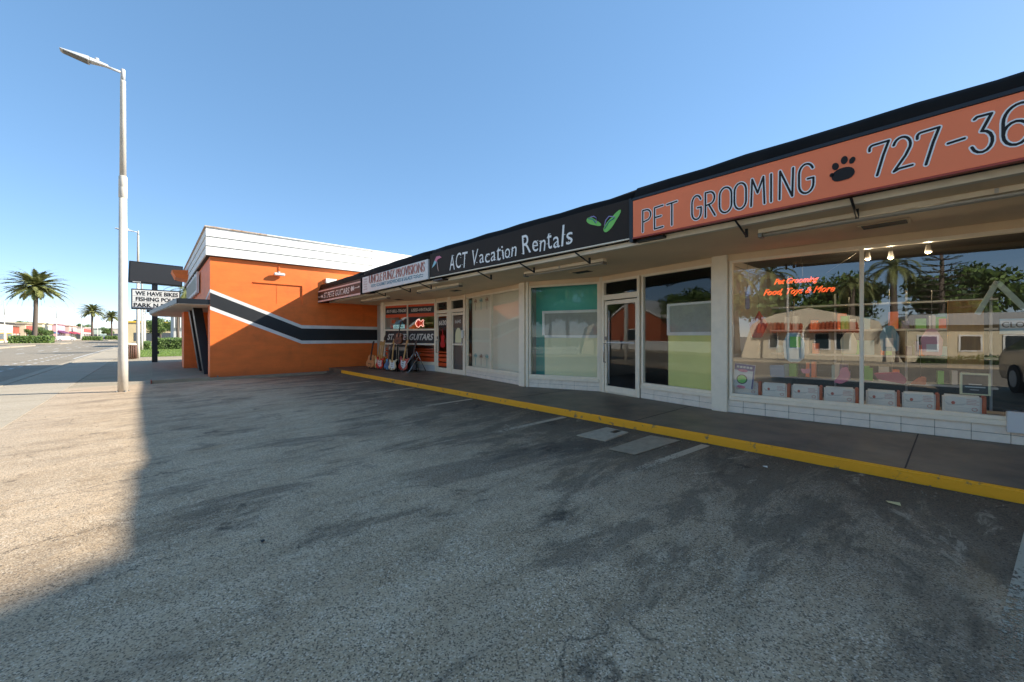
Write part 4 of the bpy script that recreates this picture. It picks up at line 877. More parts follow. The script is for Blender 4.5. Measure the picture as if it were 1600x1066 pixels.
b.prism([FD.p((a1+c1)/2+x, .92+z, -.0235) for x, z in FDv], FD.n*.002); b.build('red_guitar_decal', mat('decal_red', '#d02424', .4), d1)

# ------------------------------------------------------------ the orange building
YO = 16.2
ob = thing('orange_building', 'orange painted building with white lapped parapet and a black and white stripe', 'building', (4, 20, -.1))
b = B()   # south wall with a recessed blind window
x0, x1, xa, xb, za, zb = 1.42, 12, 2.57, 4.16, 2.46, 3.17
b.box(x0, xa, YO, YO+.3, -.1, 3.9).box(xb, x1, YO, YO+.3, -.1, 3.9).box(xa, xb, YO, YO+.3, -.1, za).box(xa, xb, YO, YO+.3, zb, 3.9).box(xa, xb, YO+.04, YO+.3, za, zb)
b.box(x0+.3, x1, 27.2, 27.5, -.1, 3.9).box(x1-.3, x1, YO+.31, 27.19, -.1, 3.9)
# street face: solid above the porch opening, recessed below
b.box(x0, x0+.3, YO+.301, 27.5, 2.5, 3.9).box(2.6, 2.8, YO+.31, 27.19, -.1, 2.5)
b.box(x0+.0, x0+.3, YO+.301, YO+.6, -.1, 2.5)
b.build('wall', M['orange'], ob)
B().box(3.325, 3.335, YO+.034, YO+.0398, za, zb).build('blind_window_joint', mat('joint_orange', '#d4641f', .7), ob)
B().box(1.0, 2.6, 21.2, 22.6, -.1, 2.36).box(1.25, 2.6, 22.601, 27.19, -.1, 2.36).build('pier', M['orange'], ob, bevel=.01)
# white parapet of three lapped courses
def course(Fc, L0, L1, z, hgt, k):
    n = 0; u = L0-(.9 if k == 1 else (.35 if k == 2 else 0))
    while u < L1:
        a_, c_ = max(u, L0), min(u+1.52, L1); u += 1.52
        if c_-a_ < .05: continue
        bb.hexa([Fc.p(a_+.004, z+.012, .035), Fc.p(c_-.004, z+.012, .035), Fc.p(c_-.004, z+.012, .0), Fc.p(a_+.004, z+.012, .0), Fc.p(a_+.004, z+hgt, .012), Fc.p(c_-.004, z+hgt, .012), Fc.p(c_-.004, z+hgt, .0), Fc.p(a_+.004, z+hgt, .0)])
B().box(1.33, x1, YO-.09, 27.6, 3.901, 4.82).build('parapet_core', M['gap'], ob)
bb = B(); FS = Fr((1.33, YO-.09), (6.75, YO-.09)); FWt = Fr((1.33, 27.6), (1.33, YO-.09))
for k in range(3):
    course(FS, -.03, FS.L, 3.91+k*.305, .30, k); course(FWt, 0, FWt.L+.0, 3.91+k*.305, .30, k)
bb.build('parapet_boards', M['siding'], ob)
B().box(6.76, x1, YO-.12, YO-.092, 3.91, 4.82).build('parapet_boards', M['siding'], ob)
B().box(1.27, 3.0, YO-.145, YO+.1, 4.822, 4.86).box(1.27, 1.5, YO+.101, 27.65, 4.822, 4.86).build('coping', M['rust'], ob)
B().box(3.001, x1, YO-.145, YO+.1, 4.822, 4.86).build('coping', M['siding'], ob)
B().box(1.5, x1-.1, YO+.1, 27.5, 4.75, 4.815).build('roof', M['gap'], ob)
# stripe
def stripe(F, top, bot, off, th, m, par):
    b = B()
    for i in range(len(top)-1):
        P = [F.p(top[i][0], bot[i][1], off), F.p(top[i+1][0], bot[i+1][1], off), F.p(top[i+1][0], top[i+1][1], off), F.p(top[i][0], top[i][1], off)]
        b.prism(P, F.n*th)
    return b.build('stripe', m, par)
FSo = Fr((1.42, YO), (12, YO)); us_ = [0, 2.72, 6.3]
stripe(FSo, [(us_[0], 2.84), (us_[1], 1.72), (us_[2], 1.70)], [(0, 2.73), (0, 1.60), (0, 1.58)], .001, .003, M['white'], ob)
stripe(FSo, [(us_[0], 2.728), (us_[1], 1.598), (us_[2], 1.578)], [(0, 2.29), (0, 1.152), (0, 1.15)], .001, .003, M['blackp'], ob)
stripe(FSo, [(us_[0], 2.288), (us_[1], 1.15), (us_[2], 1.148)], [(0, 2.17), (0, 1.03), (0, 1.03)], .001, .003, M['white'], ob)
FWo = Fr((1.42, 18.2), (1.42, YO)); 
stripe(FWo, [(0, 2.3+.2), (FWo.L, 2.84)], [(0, 2.46), (0, 2.73)], .001, .003, M['white'], ob)
# street canopy slab and slanted black posts
cn = B(); cn.prism([Vector(p) for p in ((1.42, YO+.05, 2.32), (.62, YO+.05, 2.32), (-.03, 25.3, 2.32), (.06, 26.9, 2.32), (.6, 27.4, 2.32), (2.6, 27.6, 2.32), (2.6, YO+.62, 2.32), (1.42, YO+.62, 2.32))], Vector((0, 0, .13)))
cn.build('canopy', mat('canopy_grey', '#ddd3c4', .8, .2, 3), ob)
b = B()
ce = [(1.42, YO+.05), (.62, YO+.05), (-.03, 25.3), (.06, 26.9)]
for i in range(3):
    f = Fr(ce[i+1], ce[i]); b.fb(f, 0, f.L, .002, .03, 2.34, 2.50)
b.build('canopy_edge', M['black'], ob)
for ya, yb in ((17.1, 17.75), (18.9, 19.6)):
    b = B(); b.hexa([Vector(p) for p in ((1.36, ya+.25, -.005), (1.62, ya+.25, -.005), (1.62, yb+.2, -.005), (1.36, yb+.2, -.005), (1.10, ya+.9, 2.315), (1.36, ya+.9, 2.315), (1.36, yb+.9, 2.315), (1.10, yb+.9, 2.315))]); b.build('slanted_post', M['black'], ob, bevel=.01)
# wall sign on the street face, orange fin, wall light, small white box
t = thing('projecting_sign', 'framed grey sign with scalloped edge on the street face of the orange building', 'sign', (1.3, 22, 2.9))
FW = Fr((1.38, 25.4), (1.38, 19.6))
b = B(); pts = []
for k in range(13): pts.append(FW.p(FW.L*k/12, 2.98+(.07 if k % 2 else 0), 0))
for k in range(13): pts.append(FW.p(FW.L*(12-k)/12, 3.74+(.0 if k % 2 else .07), 0))
b.prism(pts, FW.n*.08); b.build('board', M['signw'], t); B().fb(FW, .35, FW.L-.35, .082, .09, 3.12, 3.64).build('grey_face', M['scr'], t)
o = B().prism([Vector(p) for p in ((1.33, 24.4, 4.45), (.72, 24.4, 4.40), (.86, 24.4, 4.08), (1.33, 24.4, 3.98))], Vector((0, 1.4, 0))).build('orange_fin', M['orange'], None, (1.2, 24.4, 4)); tag(o, 'small orange fin projecting from the far end of the white parapet', 'canopy')
t = thing('wall_light', 'small white floodlight high on the sunlit orange wall', 'lamp', (3.38, YO-.1, 3.5))
B().box(3.36, 3.42, YO-.06, YO-.001, 3.56, 3.62).build('junction_box', M['lampm'], t); B().box(3.22, 3.56, YO-.17, YO-.06, 3.46, 3.56).build('head', M['white'], t, bevel=.02)
B().tube([Vector((3.39, YO-.06, 3.6)), Vector((3.39, YO-.11, 3.575))], .015, 8).build('arm', M['lampm'], t)
B().tube([Vector((3.39, YO-.02, 3.62)), Vector((3.39, YO-.02, 3.90))], .012, 6).build('conduit', M['orange'], t)
tag(B().box(4.95, 5.35, YO-.14, YO-.002, 3.34, 3.52).build('wall_box', M['white'], None, (5.1, YO-.05, 3.35), bevel=.01), 'white metal box on the orange wall just above the guitars sign awning', 'box')
tag(B().tube([Vector((1.62, YO-.02, -.05)), Vector((1.62, YO-.02, .02))], .02, 8).build('drain_spout', M['metal'], None, (1.62, YO, -.05)), 'short metal drain spout at the foot of the orange wall corner', 'pipe')

for x, y, w_, l_, c, lb in ((4.55, 1.25, .03, .05, '#e6e0d2', 'tiny white paper scrap on the asphalt near the yellow kerb'), (4.3, .28, .05, .09, '#d8c48a', 'small yellowish paper scrap near the kerb at the right'), (.55, 3.1, .02, .04, '#2a2a2a', 'tiny dark scrap on the shaded asphalt at the left')):
    o = B().prism([Vector((x, y, lotz(x, y)+.004)), Vector((x+w_, y+.01, lotz(x, y)+.012)), Vector((x+w_*.9, y+l_, lotz(x, y)+.005)), Vector((x-.005, y+l_*.8, lotz(x, y)+.01))], Vector((0, 0, .002))).build('paper_scrap', mat('scrap', c, .8), None, (x, y, 0)); tag(o, lb, 'litter')

# ------------------------------------------------------------ street lamps
def lamp(label, x, y, z, first=None, hgt=8.2):
    if first is not None:
        t = copy_tree(first); t.location = (x, y, z); t['label'] = label; return t
    t = thing('street_lamp', label, 'street lamp', (x, y, z), 'street lamps along the sidewalk')
    b = B(); b.lathe((x, y, z), [(.100, 0), (.095, 1.0), (.076, 4.92)], 24); p = b.build('pole', M['conc'], t)
    b = B(); b.lathe((x, y, z), [(.077, 4.921), (.084, 4.93), (.083, 5.18), (.079, 5.19), (.083, 5.20), (.081, 5.46), (.066, 5.48)], 24); c_ = b.build('collar', M['conc'], t)
    b = B(); b.lathe((x, y, z), [(.065, 5.481), (.053, hgt-.35), (.053, hgt-.3)], 20); p2 = b.build('upper_pole', M['conc'], t)
    b = B(); b.lathe((x, y, z), [(.046, hgt-.3), (.046, hgt-.02), (.03, hgt)], 12).tube([Vector((x, y, z+hgt-.1)), Vector((x-.36, y-.02, z+hgt-.07))], .03, 10); ar = b.build('arm', M['lampm'], t)
    b = B(); yo = y-.02; zz = z+hgt-.06
    b.hexa([Vector(p_) for p_ in ((x-1.06, yo-.11, zz+.02), (x-.58, yo-.14, zz-.06), (x-.58, yo+.14, zz-.06), (x-1.06, yo+.11, zz+.02), (x-1.08, yo-.08, zz+.055), (x-.58, yo-.11, zz+.06), (x-.58, yo+.11, zz+.06), (x-1.08, yo+.08, zz+.055))])
    b.hexa([Vector(p_) for p_ in ((x-.579, yo-.10, zz-.04), (x-.26, yo-.04, zz-.03), (x-.26, yo+.04, zz-.03), (x-.579, yo+.10, zz-.04), (x-.579, yo-.09, zz+.055), (x-.26, yo-.035, zz+.03), (x-.26, yo+.035, zz+.03), (x-.579, yo+.09, zz+.055))])
    hd = b.build('lamp_head', M['lampm'], t, bevel=.012)
    b = B(); b.prism([Vector((x-1.02, yo-.08, zz+.008)), Vector((x-.62, yo-.11, zz-.058)), Vector((x-.62, yo+.11, zz-.058)), Vector((x-1.02, yo+.08, zz+.008))], Vector((0, 0, -.006))); ln = b.build('lens', mat('lamp_lens', '#6f6d68', .3), hd)
    b = B(); b.lathe((x-.46, yo, zz+.045), [(.04, 0), (.04, .06), (.03, .07)], 12); ph = b.build('photocell', M['lampm'], t)
    b = B()
    for k in range(4):
        q = k*pi/2+.4; b.tube([Vector((x+.125*cos(q), y+.125*sin(q), z-.02)), Vector((x+.125*cos(q), y+.125*sin(q), z+.03))], .02, 6)
    bo = b.build('anchor_bolts', M['metal'], t)
    keep(p, c_, p2, ar, hd, ln, ph, bo); return t
L1 = lamp('tall pale concrete lamp post nearest the camera at the edge of the parking lot', -.53, 14.18, -.1)
lamp('second lamp post, beside the brown litter bin behind the nearest one', -.62, 35.2, -.1, L1)
lamp('third lamp post along the lawn, just right of the second', -.7, 56, -.1, L1)
lamp('fourth lamp post, tiny beyond the hedge', -.75, 78, -.1, L1)
lamp('fifth and farthest tiny lamp post on the near side', -.8, 101, -.1, L1)
for (x, y, l) in ((-27, 158, 'distant lamp post at the far left edge of the photo beside the yellow shop'), (-20.5, 176, 'distant lamp post right of the biggest palm'), (-19, 215, 'distant lamp post between the two nearest palms'), (-18, 260, 'farthest lamp post across the road, by the pink shops')):
    q = lamp(l, x, y, -.2, L1); q.scale = (1.3, 1.3, 1.25)

# ------------------------------------------------------------ pylon sign, bin, lawn, hedge
t = thing('pylon_sign', 'black pole with a dark screen above a white letter board reading WE HAVE BIKES', 'sign', (.15, 29.3, -.08))
B().box(.03, .27, 29.2, 29.45, -.1, 4.2).build('pole', M['black'], t, bevel=.01)
b = B(); b.prism([Vector(p) for p in ((-.90, 29.1, 4.17), (1.30, 29.1, 4.10), (1.34, 29.1, 5.24), (-.86, 29.1, 5.30))], Vector((0, .35, 0))); ld = b.build('screen', M['black'], t, bevel=.01)
b = B(); b.prism([Vector(p) for p in ((-.84, 29.09, 4.23), (1.25, 29.09, 4.16), (1.28, 29.09, 5.18), (-.80, 29.09, 5.24))], Vector((0, -.01, 0))); b.build('screen_face', mat('led_face', '#27282b', .7, .2, 30), ld)
B().box(-.72, -.4, 29.075, 29.089, 4.185, 4.215).build('maker_plate', M['signw'], ld)
F = Fr((-.78, 29.12), (1.22, 29.12)); B().fb(F, 0, 2.0, -.3, 0, 2.76, 3.84).build('letter_board', M['black'], t, bevel=.01)
B().fb(F, .05, 1.95, .001, .012, 2.82, 3.78).build('white_face', mat('board_white', '#d6d3cb', .5), t)
b = B()
for z in (3.47, 3.15): b.fb(F, .05, 1.95, .012, .016, z-.004, z+.004)
b.build('rails', M['metal'], t)
for rw in [('WE HAVE BIKES', .16, 1.90, 3.50, 3.72, 0, .03), ('FISHING POLES', .18, 1.90, 3.19, 3.41, 0, .03), ('PARK N RIDES', .10, 1.90, 2.87, 3.09, 0, .03)]: lettering([rw], F, .018, M['black'], t)
B().box(-.18, .48, 29.1, 29.5, 2.62, 2.74).box(0.08, .22, 29.15, 29.5, 3.85, 4.16).build('bracket', M['black'], t)
B().box(.27, .35, 29.2, 29.3, 1.3, 1.5).box(.27, .33, 29.2, 29.3, .35, .5).build('electrical_box', M['black'], t)
t = thing('litter_bin', 'brown slatted litter bin beside the second lamp post', 'litter bin', (-.95, 34.4, -.1))
b = B()
for k in range(18):
    q = 2*pi*k/18; c_, s_ = cos(q), sin(q); X, Y = -.95+.27*c_, 34.4+.27*s_
    b.tube([Vector((X, Y, -.08)), Vector((X, Y, .78))], .035, 5)
b.build('slats', mat('bin_brown', '#6a4a3c', .7, .2, 10), t)
B().lathe((-.95, 34.4, -.1), [(.23, .02), (.23, .86), (.29, .87), (.29, .93), (.18, 1.0), (.17, .95)], 18).build('liner', M['trim'], t)
# lawn
grid('lawn_ground', -1.4, 6.5, 37, 75, 8, 20, lambda x, y: -.09, M['turf'])
bm = bmesh.new(); rn = random.Random(2)
for i in range(26000):
    x = rn.uniform(-1.4, 6.5); y = 37+38*rn.random()**1.3; z = -.09; h = rn.uniform(.03, .09); a = rn.uniform(0, pi); dx, dy = cos(a)*.012, sin(a)*.012; lx, ly = rn.uniform(-.03, .03), rn.uniform(-.03, .03)
    bm.faces.new([bm.verts.new(p) for p in ((x-dx, y-dy, z), (x+dx, y+dy, z), (x+lx, y+ly, z+h))])
me = bpy.data.meshes.new('lawn_grass'); bm.to_mesh(me); bm.free(); tag(link('lawn_grass', me, M['grass']), 'short mown grass by the sidewalk beyond the black sign pole', 'grass', kind='stuff')
def leafblob(bm, c, r, n, sz, rn, shell=.55, squash=(1, 1, 1)):
    for i in range(n):
        d = Vector((rn.gauss(0, 1), rn.gauss(0, 1), rn.gauss(0, 1))); d.normalize(); rr = r*(shell+(1-shell)*rn.random())
        p = Vector(c)+Vector((d.x*squash[0], d.y*squash[1], d.z*squash[2]))*rr
        a = Vector((rn.gauss(0, 1), rn.gauss(0, 1), rn.gauss(0, 1))).normalized(); b_ = a.cross(d).normalized() if a.cross(d).length > .01 else Vector((1, 0, 0))
        s = sz*rn.uniform(.6, 1.3); bm.faces.new([bm.verts.new(q) for q in (p-a*s, p+b_*s*.5, p+a*s, p-b_*s*.5)])
def hedge(label, x0, x1, y0, y1, h, n, sz=.07, name='hedge'):
    bm = bmesh.new(); rn = random.Random(int(x0*10+y0*3)+99)
    for i in range(n):
        x = rn.uniform(x0, x1); y = rn.uniform(y0, y1); f = rn.choice('tfs')
        if f == 't': z = h
        elif f == 'f': y = y0 if rn.random() < .7 else y1; z = h*rn.random()
        else: x = x0 if rn.random() < .6 else x1; z = h*rn.random()
        p = Vector((x+rn.gauss(0, .05), y+rn.gauss(0, .05), -.1+z+rn.gauss(0, .05)+.06*sin(x*3+y)))
        a = Vector((rn.gauss(0, 1), rn.gauss(0, 1), rn.gauss(0, 1))).normalized(); c = a.orthogonal().normalized(); s = sz*rn.uniform(.6, 1.4)
        bm.faces.new([bm.verts.new(q) for q in (p-a*s, p+c*s*.55, p+a*s, p-c*s*.55)])
    me = bpy.data.meshes.new('foliage'); bm.to_mesh(me); bm.free()
    t = thing(name, label, 'hedge', ((x0+x1)/2, (y0+y1)/2, -.1)); link('foliage', me, M['leaf'], t)
    b = B(); b.box(x0+.12, x1-.12, y0+.12, y1-.12, -.1, h-.22).build('twigs', mat('hedge_core', '#2c3420', .95), t)
hedge('clipped dark green hedge on the lawn behind the black sign pole', .2, 7, 57, 60, 1.15, 9000)
hedge('low bright shrubs by the lamp posts left of the clipped hedge', -1.0, -.1, 62, 70, .7, 2500, name='shrub_row')

# ------------------------------------------------------------ palms and trees
def palm_mesh(h, r0, cr, nf, seed, dense=1.0, droop=1.0, up=1.2):
    rn = random.Random(seed); b = B(); n = 10; pts = []; rad = []
    for i in range(n+1):
        k = i/n; pts.append(Vector((.25*sin(k*2.0)*h/10, .1*sin(k*3)*h/10, h*k))); rad.append(r0*(1.15-.35*k+(.25 if i == 0 else 0)+(.35 if i >= n-1 else 0)))
    b.tube(pts, rad, 10); bmesh.ops.recalc_face_normals(b.bm, faces=b.bm.faces); me_t = bpy.data.meshes.new('trunk'); b.bm.to_mesh(me_t); b.bm.free(); me_t.materials.append(M['trunk'])
    top = pts[-1]; bm = bmesh.new()
    for f in range(nf):
        az = f*2.39996+rn.uniform(-.2, .2); k = (f+.5)/nf; e0 = up-(up+.35)*k**.8+rn.uniform(-.1, .1); Lf = cr*rn.uniform(.88, 1.08)*(1-.12*(k < .15)); seg = 13; p = Vector(top); el = e0; prev = None
        for i in range(seg+1):
            q = i/seg; d = Vector((cos(az)*cos(el), sin(az)*cos(el), sin(el)))
            side = Vector((-sin(az), cos(az), 0)); upv = side.cross(d)*-1
            if i > 0:
                wl = cr*.13*sin(min(1, q*1.15+.08)*pi)**.6*rn.uniform(.85, 1.1)+.03
                for sg in (-1, 1):
                    for j in range(3):
                        o_ = d*(Lf/seg*(j/3.0-.5)); tip = p+o_+side*sg*wl*.80+d*wl*.75-Vector((0, 0, 1))*wl*(.18+.25*rn.random())+upv*wl*.18; ww = Lf/seg*.17*dense
                        base = p+o_
                        bm.faces.new([bm.verts.new(v) for v in (base-d*ww, base+d*ww, tip)])
                w_ = .035*(1-q)+.01
                bm.faces.new([bm.verts.new(v) for v in (prev-side*w_, prev+side*w_, p+side*w_*.8, p-side*w_*.8)])
            prev = p.copy(); p = p+d*(Lf/seg); el -= (.085+.06*q)*droop*(1.1 if k < .5 else .8)
    me = bpy.data.meshes.new('crown'); bm.to_mesh(me); bm.free(); me.materials.append(M['frond']); return me_t, me
PM = [palm_mesh(9.9, .30, 5.2, 84, 1, 2.3, .8, 1.4), palm_mesh(9.0, .27, 4.3, 72, 2, 2.3, .8, 1.4), palm_mesh(5.0, .16, 2.2, 26, 3, 1.2, 1.5)]
def palm(kind, label, x, y, z=-.2, s=1, rz=0, name='palm_tree'):
    t = thing(name, label, 'palm tree', (x, y, z), 'palm trees along the road'); t.scale = (s, s, s); t.rotation_euler = (0, 0, rz)
    for nm, me in zip(('trunk', 'crown'), PM[kind]):
        o = bpy.data.objects.new(nm, me); COL.objects.link(o); o.parent = t
    return t
palm(0, 'largest date palm standing in the road island at the far left', -18.0, 128, s=1.2, rz=.5)
palm(1, 'middle date palm, second along the road island', -15.4, 206, s=1.17, rz=2)
palm(1, 'smallest date palm, partly behind the near lamp post', -12.6, 245, s=1.13, rz=4)
hedge('dark green shrubs at the foot of the largest date palm', -20.6, -15.4, 124, 129, 1.35, 2600, .25, 'shrub_bed')
hedge('dark shrubs at the foot of the middle date palm', -17.6, -13.2, 203, 208, 1.25, 1200, .3, 'shrub_bed')
hedge('dark shrubs at the foot of the smallest date palm', -14.5, -10.8, 243, 247, 1.5, 900, .3, 'shrub_bed')
tag(B().box(-27, -13.2, 118, 134, -.3, -.06).build('traffic_island', M['side'], bevel=.1), kind='structure')
tag(B().box(-21, -11.0, 196, 260, -.3, -.06).build('traffic_island', M['side'], bevel=.1), kind='structure')
def tree_mesh(h, r, seed, mt='leaf', n=5200, sz=.17):
    rn = random.Random(seed); b = B(); b.tube([Vector((0, 0, 0)), Vector((.1, 0, h*.3)), Vector((0, .1, h*.55))], [h*.035, h*.026, h*.018], 9)
    cl = []
    for k in range(9):
        a = k*2.4; e = rn.uniform(.2, 1.1); l = r*rn.uniform(.55, .95); tip = Vector((cos(a)*cos(e)*l, sin(a)*cos(e)*l, h*.5+sin(e)*l*.9)); b.tube([Vector((0, .05, h*.42)), tip*.5+Vector((0, 0, h*.26)), tip], [h*.013, h*.009, h*.004], 6); cl.append(tip)
    for k in range(8): a = rn.uniform(0, 6.3); cl.append(Vector((cos(a)*r*rn.random(), sin(a)*r*rn.random(), h*rn.uniform(.5, .92))))
    me_t = bpy.data.meshes.new('trunk'); bmesh.ops.recalc_face_normals(b.bm, faces=b.bm.faces); b.bm.to_mesh(me_t); b.bm.free(); me_t.materials.append(M['trunk'])
    bm = bmesh.new()
    for c in cl: leafblob(bm, c, r*rn.uniform(.28, .5), n//len(cl), sz, rn, .25, (1, 1, .75))
    me = bpy.data.meshes.new('crown'); bm.to_mesh(me); bm.free(); me.materials.append(M[mt]); return me_t, me
def conifer_mesh(h, seed):
    rn = random.Random(seed); b = B(); b.tube([Vector((0, 0, 0)), Vector((0, 0, h))], [.22, .04], 8); bm = bmesh.new()
    for k in range(17):
        z = h*.22+h*.76*k/17; l = 2.6*(1-k/19)
        for j in range(7):
            a = j*.9+k*.5+rn.uniform(-.1, .1); ll = l*rn.uniform(.75, 1.05); b.tube([Vector((0, 0, z)), Vector((cos(a)*ll, sin(a)*ll, z+.12))], [.035, .012], 5)
            for i in range(26):
                q = rn.uniform(.15, 1); p = Vector((cos(a)*ll*q, sin(a)*ll*q, z+.12*q)); s = .2; dd = Vector((cos(a)+rn.uniform(-.6, .6), sin(a)+rn.uniform(-.6, .6), rn.uniform(-.1, .7))).normalized()*s; sd = dd.orthogonal().normalized()*.035
                bm.faces.new([bm.verts.new(v) for v in (p-sd, p+sd, p+dd)])
    me_t = bpy.data.meshes.new('trunk'); bmesh.ops.recalc_face_normals(b.bm, faces=b.bm.faces); b.bm.to_mesh(me_t); b.bm.free(); me_t.materials.append(M['trunk'])
    me = bpy.data.meshes.new('crown'); bm.to_mesh(me); bm.free(); me.materials.append(M['pine']); return me_t, me
TM = [tree_mesh(6, 2.6, 11), tree_mesh(5, 3.0, 12), conifer_mesh(9.5, 5)]
def tree(kind, label, x, y, z=-.1, s=1, name='tree', rz=0):
    t = thing(name, label, 'tree', (x, y, z)); t.scale = (s, s, s); t.rotation_euler = (0, 0, rz)
    for nm, me in zip(('trunk', 'crown'), TM[kind]):
        o = bpy.data.objects.new(nm, me); COL.objects.link(o); o.parent = t
    return t
# beyond the orange building
palm(2, 'small yellowish palm rising behind the letter board', 2.6, 50, -.1, 1.15, 1); palm(2, 'young palm by the white panelled building', 2.6, 66, -.1, 1.0, 2)
tree(1, 'broad green tree far down the near side of the street', 1.5, 120, -.2, 1.1); tree(1, 'dark tree behind the far lamp posts', -3.5, 190, -.2, 1.4)
# row of small trees far away behind the shops
for k, (x, y, s, lb) in enumerate(((-46, 300, 1.5, 'dark trees showing over the roof right of the blue shop'), (-38, 330, 1.6, 'dark tree over the pink shops'), (-30, 340, 1.5, 'dark tree between the two smaller palms'), (-24, 380, 1.5, 'dark tree farthest down the left side'), (-17, 300, 1.0, 'green tree beside the smallest palm'), (-20, 150, .75, 'small bushy tree right of the largest palm'))):
    tree(k % 2, lb, x, y, -.2, s, rz=k)

# ------------------------------------------------------------ far shops across the road
def farshop(label, x, y0, y1, h, wall, accent, nwin=4, roofc='#5a5550', awn=None, dep=14, name='shop_building', signc=None):
    t = thing(name, label, 'building', (x-dep/2, (y0+y1)/2, -.2)); F = Fr((x, y0), (x, y1)); Lw = F.L
    F = Fr((x, y1), (x, y0)); F.n = Vector((1, 0, 0)) if F.n.x < 0 else F.n
    mw = mat('far_wall', wall, .8, .15, .6)
    B().box(x-dep, x, y0, y1, -.2, h).build('wall', mw, t)
    B().box(x-dep-.3, x+.35, y0-.3, y1+.3, h+.005, h+.35).build('roof', mat('far_roof', roofc, .8), t)
    if signc: B().box(x+.01, x+.2, y0+1, y1-1, h*.62, h*.92).build('signboard', mat('far_sign', signc, .6, .3, 1.5), t)
    for k in range(nwin):
        a = y0+(y1-y0)*(k+.15)/nwin; c = y0+(y1-y0)*(k+.85)/nwin
        wn = B().box(x+.012, x+.07, a, c, .25, h*.5).build('window', mat('far_trim', accent, .6), t); B().box(x+.072, x+.09, a+.3, c-.3, .5, h*.5-.25).build('pane', mat('far_pane', '#3c4348', .2), wn)
    # south gable side, facing the camera
    B().box(x-dep+1, x-1, y0-.06, y0-.005, .2, h*.48).build('side_window', mat('far_pane2', '#4b4f52', .3), t)
    if awn: B().hexa([Vector(p) for p in ((x+.01, y0, h*.5), (x+1.8, y0, h*.42), (x+1.8, y1, h*.42), (x+.01, y1, h*.5), (x+.01, y0, h*.6), (x+1.8, y0, h*.45), (x+1.8, y1, h*.45), (x+.01, y1, h*.6))]).build('shop_awning', mat('far_awning', awn, .7), t)
    return t
farshop('low dark roofed shop with yellow fronts at the far left edge', -28, 150, 172, 4.6, '#d9cfc0', '#e0a030', 3, '#3a3734', signc='#e8e2d8', dep=8)
farshop('red brown shop with white upper wall left of the largest palm trunk', -29, 174, 186, 4.2, '#a5543c', '#c9c0b0', 3, '#8a7a6a')
farshop('beige shop right behind the largest palm trunk', -28, 187, 203, 5.0, '#d8c4a4', '#b85a48', 3, '#9a8c7a', signc='#c25a4a')
farshop('blue fronted shop right of the largest palm', -27, 205, 222, 5.6, '#e2d3b4', '#3d68a0', 3, '#c9b48a', awn='#35629a')
farshop('pink shop with purple awning across the road', -26, 224, 242, 5.8, '#d9a8a8', '#8a4a6a', 4, '#b08a88', awn='#6a3458', signc='#d7b0c8')
farshop('long pale shop with lime green front across the road', -25, 244, 266, 5.6, '#d9b9a8', '#8cc04c', 4, '#b59a84', awn='#c04c5c', signc='#e4c8b8')
farshop('white shop with red lettering band between the two smaller palms', -23, 268, 300, 5.4, '#d8d2c6', '#a06a58', 5, '#b8b0a4', signc='#c0584c')
farshop('greenish far shop at the end of the left row', -20, 304, 345, 5.2, '#b9c4b4', '#6a8a8a', 5, '#8a9088')
farshop('tall square billboard like block above the shops right of the largest palm', -44, 214, 222, 10.5, '#c2b8b8', '#8a8a98', 2, '#a09898', dep=6)
farshop('far beige building closing the street end', -6, 420, 450, 7, '#c9bda8', '#8a8070', 4, '#9a8f80', dep=60)
farshop('white ribbed building far down the near side, just left of the orange pier', 9.5, 78, 90, 5.2, '#cfc8bc', '#7a3a34', 3, '#e0dad0', dep=7)
b = B()
for k in range(30): b.box(2.52+k*.235, 2.64+k*.235, 77.6, 77.95, 2.6, 5.1)
o = b.build('ribbed_fascia', M['siding'], None, (5, 77.8, 2.6)); o['label'] = 'white ribbed panels along the top of the far near-side building'; o['category'] = 'fascia'
o.parent = [q for q in bpy.data.objects if q.get('label', '').startswith('white ribbed building')][0]; o.matrix_parent_inverse = Matrix.Translation(-Vector(o.parent.location)); del o['category']; del o['label']
farshop('low red and yellow shop far behind the hedge', 6, 130, 150, 4.6, '#c9b48a', '#c0503c', 3, '#e0b030', dep=10, signc='#d8a830')
